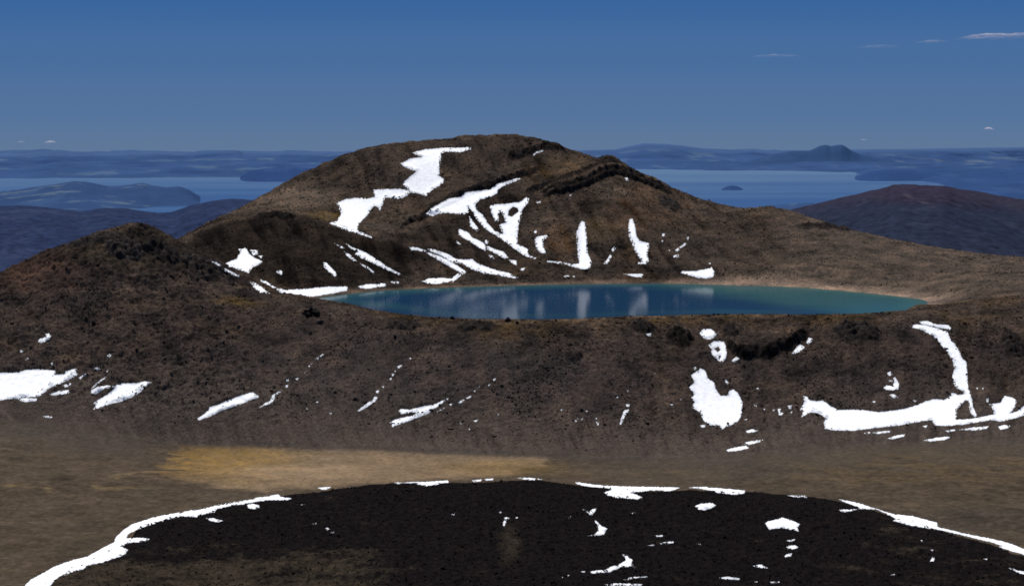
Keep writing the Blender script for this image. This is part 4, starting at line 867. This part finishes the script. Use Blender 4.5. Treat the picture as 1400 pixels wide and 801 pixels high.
def hill_c(dark, light, lo=.05, hi=.4, sc_=(500, 1400), amt=.8, seed=171, zmin=None):
    def f(X, D, PX, Zz):
        n1 = fbm(X / sc_[0], D / sc_[1], 4, seed); c = np.zeros(X.shape + (3,)) + dark
        return mix(c, light, sstep(lo, hi, n1) * amt)
    return f
def with_noise(h, amp, s, seed):
    def f(X, D, PX):
        z = h(X, D, PX); return z + amp * fbm(X / s, D / s, 4, seed) * sstep(ZT, ZT + 60, z)
    return f
fan('distant_peak', (1020 - 700) / F, (1235 - 700) / F, 150, 50500, 55500, 70,
    with_noise(crest([(1020, 222), (1030, 219), (1045, 214), (1060, 210.5), (1080, 207), (1105, 206.5), (1113, 203), (1120, 199.5), (1128, 198.3), (1135, 200.2), (1142, 198.6), (1150, 198), (1156, 201), (1163, 206), (1175, 211.5), (1200, 217), (1220, 220), (1235, 223)], 53000, 1300, 1300, ZT - 15), 12, 500, 181),
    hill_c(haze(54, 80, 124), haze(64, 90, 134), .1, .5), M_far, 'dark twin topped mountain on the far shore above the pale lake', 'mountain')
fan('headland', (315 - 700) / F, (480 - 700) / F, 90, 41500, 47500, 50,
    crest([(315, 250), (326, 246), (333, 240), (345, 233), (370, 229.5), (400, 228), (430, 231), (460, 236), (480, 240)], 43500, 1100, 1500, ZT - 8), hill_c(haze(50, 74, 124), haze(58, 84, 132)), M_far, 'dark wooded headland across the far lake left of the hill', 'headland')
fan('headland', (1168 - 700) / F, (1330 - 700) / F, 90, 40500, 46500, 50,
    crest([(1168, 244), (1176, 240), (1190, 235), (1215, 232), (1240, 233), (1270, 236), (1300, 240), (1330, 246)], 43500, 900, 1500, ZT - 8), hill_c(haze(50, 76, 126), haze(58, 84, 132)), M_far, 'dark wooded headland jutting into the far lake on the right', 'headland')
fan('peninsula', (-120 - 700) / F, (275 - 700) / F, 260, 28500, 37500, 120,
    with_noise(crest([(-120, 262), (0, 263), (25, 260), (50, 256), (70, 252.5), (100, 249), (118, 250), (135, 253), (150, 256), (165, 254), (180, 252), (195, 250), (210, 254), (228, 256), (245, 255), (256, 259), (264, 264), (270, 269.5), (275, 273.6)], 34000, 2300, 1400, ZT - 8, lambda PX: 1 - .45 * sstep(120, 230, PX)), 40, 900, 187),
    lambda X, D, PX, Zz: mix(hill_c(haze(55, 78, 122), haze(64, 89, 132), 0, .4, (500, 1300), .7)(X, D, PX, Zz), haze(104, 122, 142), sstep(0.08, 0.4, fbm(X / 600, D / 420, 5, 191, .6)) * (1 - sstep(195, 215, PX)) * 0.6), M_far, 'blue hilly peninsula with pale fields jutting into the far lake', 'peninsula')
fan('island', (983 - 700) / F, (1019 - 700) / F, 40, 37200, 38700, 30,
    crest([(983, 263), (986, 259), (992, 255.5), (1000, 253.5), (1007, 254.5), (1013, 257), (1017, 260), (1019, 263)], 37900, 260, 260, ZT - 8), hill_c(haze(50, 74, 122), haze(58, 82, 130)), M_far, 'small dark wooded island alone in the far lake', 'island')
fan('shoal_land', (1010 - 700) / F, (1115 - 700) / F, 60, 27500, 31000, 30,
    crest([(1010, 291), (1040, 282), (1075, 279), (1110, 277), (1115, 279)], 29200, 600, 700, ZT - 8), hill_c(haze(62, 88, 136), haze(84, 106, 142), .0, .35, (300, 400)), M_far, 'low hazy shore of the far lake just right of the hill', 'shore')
def forest_c(dark, light, top, tseed):
    def f(X, D, PX, Zz):
        n1 = fbm(X / 300, D / 420, 4, tseed); n2 = fbm(X / 60, D / 60, 3, tseed + 5)
        c = np.zeros(X.shape + (3,)) + dark
        c = mix(c, light, sstep(-.1, .5, n1) * .8); return c * (1 + 0.35 * n2)[..., None]
    return f
def forest_h(prof, D0, wn, base, seed):
    h0 = crest(prof, D0, wn, 1800, base)
    def f(X, D, PX):
        z = h0(X, D, PX) + 26 * fbm(X / 700, D / 500, 3, seed, ridged=True) * (1 - np.exp(-((D - D0) / 500) ** 2)) + 4.5 * fbm(X / 45, D / 45, 3, seed + 4)
        return z
    return f
fan('forest_hills', (-900 - 700) / F, (820 - 700) / F, 760, 4800, 11000, 240,
    forest_h([(-900, 300), (-230, 290), (-60, 288), (0, 286), (40, 285), (80, 289), (110, 293), (145, 289), (180, 291), (215, 297), (235, 296), (260, 285), (290, 278), (320, 274), (345, 277), (440, 290), (820, 322)], 9200, 4600, -760, 201),
    forest_c(haze(46, 57, 90), haze(58, 68, 100), None, 211), M_forest, 'dark blue forested hills below the left skyline in front of the far lake', 'hills')
def rh_c(X, D, PX, Zz):
    c = forest_c(haze(44, 50, 72), haze(50, 56, 76), None, 221)(X, D, PX, Zz); _, v = proj(X, D, Zz); c = mix(c, haze(64, 55, 70), (1 - sstep(-4, 22, v - np.interp(PX, [1090, 1250, 1400], [280, 258, 282]) + 14 * fbm(X / 250, D / 250, 3, 229))) * .45); w = 10 * fbm(X / 200, D / 200, 3, 231)
    c = mix(c, haze(56, 50, 70), .75 * (1 - sstep(.4, 1.3, np.sqrt(((PX + w - 1255) / 75) ** 2 + ((v - 266) / 15) ** 2))) * .8)
    d = np.abs(PX + w - np.interp(v, [258, 268, 276, 284], [1228, 1243, 1262, 1280]))
    c = mix(c, haze(86, 78, 92), (1 - sstep(1, 9, d)) * sstep(260, 266, v) * (1 - sstep(279, 287, v)) * sstep(-.3, .3, fbm(X / 60, D / 60, 3, 233)) * .7)
    return c
fan('scarred_hill', (660 - 700) / F, (2250 - 700) / F, 800, 5200, 10500, 240,
    forest_h([(660, 335), (900, 322), (1040, 305), (1080, 297), (1095, 292.5), (1130, 281), (1170, 271), (1205, 262), (1222, 256.5), (1235, 255.5), (1260, 257.5), (1290, 257), (1310, 261.5), (1330, 265.5), (1360, 272), (1400, 279), (1500, 296), (1650, 310), (2250, 330)], 9000, 4200, -640, 241),
    rh_c, M_forest, 'dark forested cone with a pale scar at its top behind the right ridge', 'hill')

# ------------------------------------------------------------------ small clouds
def cloud(px, py, wpx, depth, dens, seed, label, group=None, thick=None):
    D = 58000.0; c0 = at(px, py, D); w = wpx / F * D / 2; d = depth
    n_ = 24; xs = np.linspace(-1, 1, n_); gx, gy = np.meshgrid(xs, xs, indexing='ij')
    rr = np.sqrt(gx ** 2 + gy ** 2); up = np.clip(1 - rr ** 2, 0, 1) * (thick or 0.10 * w) * (1 + 0.5 * fbm(gx * 2.5, gy * 2.5, 3, seed))
    ix = np.arange(n_ * n_).reshape(n_, n_); q = np.stack([ix[:-1, :-1], ix[1:, :-1], ix[1:, 1:], ix[:-1, 1:]], -1).reshape(-1, 4)
    Vt = np.stack([gx * w, gy * d, up], -1).reshape(-1, 3)
    me = mesh_np('cloud', Vt, q)
    m, nt, bs, out = new_mat('cloud_wisp'); nt.nodes.remove(bs)
    tc = N(nt, 'ShaderNodeTexCoord'); mp_ = N(nt, 'ShaderNodeMapping'); mp_.inputs['Scale'].default_value = (2 / w * 2.2, 2 / d * 1.2, 2 / w * 3); mp_.inputs['Location'].default_value = (seed * 3.1, 0, 0)
    nt.links.new(tc.outputs['Object'], mp_.inputs[0]); nn = noise(nt, mp_.outputs[0], 1.2, 5, 0.6)
    g = N(nt, 'ShaderNodeTexGradient', gradient_type='SPHERICAL'); mg = N(nt, 'ShaderNodeMapping'); mg.inputs['Scale'].default_value = (1 / w, 1 / d, 0)
    nt.links.new(tc.outputs['Object'], mg.inputs[0]); nt.links.new(mg.outputs[0], g.inputs[0])
    al = math_n(nt, 'MULTIPLY', rmap(nt, math_n(nt, 'ADD', nn, math_n(nt, 'MULTIPLY', g.outputs['Fac'], 0.25)), 0.47, 0.80, 0, 1), rmap(nt, g.outputs['Fac'], 0.0, 0.35, 0, dens))
    tr = N(nt, 'ShaderNodeBsdfTransparent'); df = N(nt, 'ShaderNodeBsdfDiffuse'); df.inputs[0].default_value = (.62, .6, .66, 1)
    tl = N(nt, 'ShaderNodeBsdfTranslucent'); tl.inputs[0].default_value = (.55, .53, .6, 1); ad = N(nt, 'ShaderNodeMixShader'); ad.inputs[0].default_value = 0.35
    nt.links.new(df.outputs[0], ad.inputs[1]); nt.links.new(tl.outputs[0], ad.inputs[2])
    mx = N(nt, 'ShaderNodeMixShader'); nt.links.new(al, mx.inputs[0]); nt.links.new(tr.outputs[0], mx.inputs[1]); nt.links.new(ad.outputs[0], mx.inputs[2]); nt.links.new(mx.outputs[0], out.inputs[0])
    o = link('cloud', me, m); o.location = c0
    return tag(o, label, 'cloud', group)
cloud(1362, 53, 120, 2600, 0.55, 3, 'largest thin wispy cloud at the upper right of the sky')
cloud(1400, 49, 70, 2200, 0.5, 4, 'pinkish cloud wisp cut by the right edge of the sky')
cloud(1273, 58, 44, 1500, 0.4, 5, 'small faint cloud wisp left of the largest cloud')
cloud(1200, 66, 70, 1500, 0.14, 6, 'very faint long cloud wisp trailing left of the small one')
cloud(1062, 79, 80, 1600, 0.16, 7, 'very faint cloud wisp farthest left in the trail of wisps')
cloud(1352, 178, 12, 600, 0.9, 8, 'tiny bright cloud low above the right horizon', thick=70)
cloud(1181, 192, 12, 400, 0.4, 9, 'tiny pale cloud just right of the twin topped mountain', thick=30)
cloud(69, 196, 16, 600, 0.7, 10, 'tiny bright cloud low above the left horizon', thick=60)
cloud(29, 195, 9, 400, 0.4, 11, 'faint tiny cloud at the far left above the horizon', thick=30)

# ------------------------------------------------------------------ hikers on the rim
def body_mesh():
    J = {'pelvis': (0, 0, .95, .15), 'chest': (0, 0, 1.30, .18), 'neck': (0, 0, 1.50, .07), 'head': (0, .02, 1.66, .105), 'crown': (0, .01, 1.74, .07),
         'hl': (-.10, 0, .88, .10), 'kl': (-.12, .03, .48, .07), 'al': (-.12, -.02, .09, .05), 'tl': (-.13, .14, .04, .04), 'hr': (.10, 0, .88, .10), 'kr': (.12, .03, .48, .07), 'ar': (.13, -.02, .09, .05), 'tr': (.14, .14, .04, .04),
         'sl': (-.20, 0, 1.42, .07), 'el': (-.27, -.02, 1.14, .05), 'wl': (-.28, .08, .90, .04), 'sr': (.20, 0, 1.42, .07), 'er': (.27, -.02, 1.14, .05), 'wr': (.28, .08, .90, .04)}
    E = [('pelvis', 'chest'), ('chest', 'neck'), ('neck', 'head'), ('head', 'crown'), ('pelvis', 'hl'), ('hl', 'kl'), ('kl', 'al'), ('al', 'tl'), ('pelvis', 'hr'), ('hr', 'kr'), ('kr', 'ar'), ('ar', 'tr'), ('chest', 'sl'), ('sl', 'el'), ('el', 'wl'), ('chest', 'sr'), ('sr', 'er'), ('er', 'wr')]
    k = list(J); me = bpy.data.meshes.new('person_rig'); me.from_pydata([J[n_][:3] for n_ in k], [(k.index(a), k.index(b_)) for a, b_ in E], [])
    o = bpy.data.objects.new('person_rig', me); COL.objects.link(o); o.modifiers.new('s', 'SKIN')
    for i, n_ in enumerate(k): me.skin_vertices[0].data[i].radius = (J[n_][3],) * 2
    me.skin_vertices[0].data[0].use_root = True
    sub = o.modifiers.new('u', 'SUBSURF'); sub.levels = 1
    dg = bpy.context.evaluated_depsgraph_get(); out_ = bpy.data.meshes.new_from_object(o.evaluated_get(dg)); bpy.data.objects.remove(o)
    for p in out_.polygons: p.use_smooth = True
    out_.name = 'person'; return out_
def cloth(name, c):
    m, nt, bs, out = new_mat(name); geo = N(nt, 'ShaderNodeNewGeometry'); s = N(nt, 'ShaderNodeTexCoord'); z = N(nt, 'ShaderNodeSeparateXYZ'); nt.links.new(s.outputs['Object'], z.inputs[0])
    mx = N(nt, 'ShaderNodeMix', data_type='RGBA'); mx.inputs[6].default_value = (.02, .02, .024, 1); mx.inputs[7].default_value = (*c, 1)
    nt.links.new(rmap(nt, z.outputs[2], .94, .96, 0, 1), mx.inputs[0])
    m2 = N(nt, 'ShaderNodeMix', data_type='RGBA'); nt.links.new(rmap(nt, z.outputs[2], 1.50, 1.52, 0, 1), m2.inputs[0]); nt.links.new(mx.outputs[2], m2.inputs[6]); m2.inputs[7].default_value = (.22, .14, .10, 1)
    nt.links.new(m2.outputs[2], bs.inputs['Base Color']); return m
bm0 = body_mesh()
for i, (x, y, lab) in enumerate([(662, 437, 'tiny dark standing person on the lake rim in front of the white reflections'), (678, 437.2, 'tiny dark standing person on the lake rim left of the tallest rim boulder'),
        (964, 430, 'tiny standing person on the rim left of a row of dark rim boulders'), (1015, 430, 'tiny upright person alone on the rim right of a row of dark rim boulders'), 
        (1116, 431, None), (1133, 430.5, None), (1142, 430.5, None), (1147, 430.5, None), (1200, 428.5, 'tiny standing person at the right end of the rim by the turquoise shallows')]):
    me = bm0 if i == 0 else bm0.copy(); me.materials.clear()
    p = hit(x, y + 1.0)[0]; o = link('person', me, cloth('hiker_clothes', random.choice([(.02, .025, .03), (.03, .02, .02), (.02, .03, .035), (.03, .03, .03)]))); o.location = p; o.rotation_euler.z = random.uniform(0, 6.28)
    tag(o, lab or 'tiny dark standing person in the cluster on the rim before the turquoise water', 'person', 'hikers on the lake rim')

# ------------------------------------------------------------------ light
SUN_EL, SUN_AZ = R(60), R(-22)                      # azimuth from +Y, negative = left
sdir = Vector((math.sin(SUN_AZ) * math.cos(SUN_EL), math.cos(SUN_AZ) * math.cos(SUN_EL), math.sin(SUN_EL)))
sl = bpy.data.lights.new('sun', 'SUN'); sl.energy = 5.0; sl.angle = R(0.53); sl.color = (1.0, .965, .91)
so = bpy.data.objects.new('sun', sl); COL.objects.link(so); so.rotation_euler = sdir.to_track_quat('Z', 'Y').to_euler()
w = bpy.data.worlds.new('World'); sc.world = w; w.use_nodes = True; nt = w.node_tree; nt.nodes.clear()
out = nt.nodes.new('ShaderNodeOutputWorld'); bg = nt.nodes.new('ShaderNodeBackground'); nt.links.new(bg.outputs[0], out.inputs[0])
sk = nt.nodes.new('ShaderNodeTexSky'); sk.sky_type = 'NISHITA'; sk.sun_disc = False; sk.sun_elevation = SUN_EL; sk.sun_rotation = SUN_AZ; sk.altitude = 1800; sk.ozone_density = 2.0
STR = 0.08; bg.inputs['Strength'].default_value = STR
tc = nt.nodes.new('ShaderNodeTexCoord'); sx = nt.nodes.new('ShaderNodeSeparateXYZ'); nt.links.new(tc.outputs['Generated'], sx.inputs[0])
ramp = nt.nodes.new('ShaderNodeValToRGB'); ramp.color_ramp.interpolation = 'EASE'
nt.links.new(rmap(nt, sx.outputs[2], -0.03, 0.07, 0, 1), ramp.inputs[0])
stops = [(0.0, (99, 122, 151)), (0.08, (95, 120, 153)), (0.30, (83, 115, 157)), (0.52, (72, 110, 158)), (0.80, (56, 101, 157)), (1.0, (50, 94, 154))]
els = ramp.color_ramp.elements
while len(els) < len(stops): els.new(0.5)
for e, (p, c) in zip(els, stops): e.position = p; e.color = (*lin(*c), 1)
sc_ = nt.nodes.new('ShaderNodeVectorMath'); sc_.operation = 'SCALE'; nt.links.new(ramp.outputs[0], sc_.inputs[0]); sc_.inputs['Scale'].default_value = 1 / STR
mx = nt.nodes.new('ShaderNodeMix'); mx.data_type = 'RGBA'; nt.links.new(rmap(nt, sx.outputs[2], 0.07, 0.5, 0, 1), mx.inputs[0]); nt.links.new(sc_.outputs[0], mx.inputs[6]); nt.links.new(sk.outputs[0], mx.inputs[7])
nt.links.new(mx.outputs[2], bg.inputs['Color'])
sc.view_settings.view_transform = 'Standard'; sc.view_settings.look = 'None'; sc.view_settings.exposure = 0
sc.cycles.filter_width = 1.7
sc.cycles.use_denoising = False
sc.render.resolution_x = 1024; sc.render.resolution_y = 585
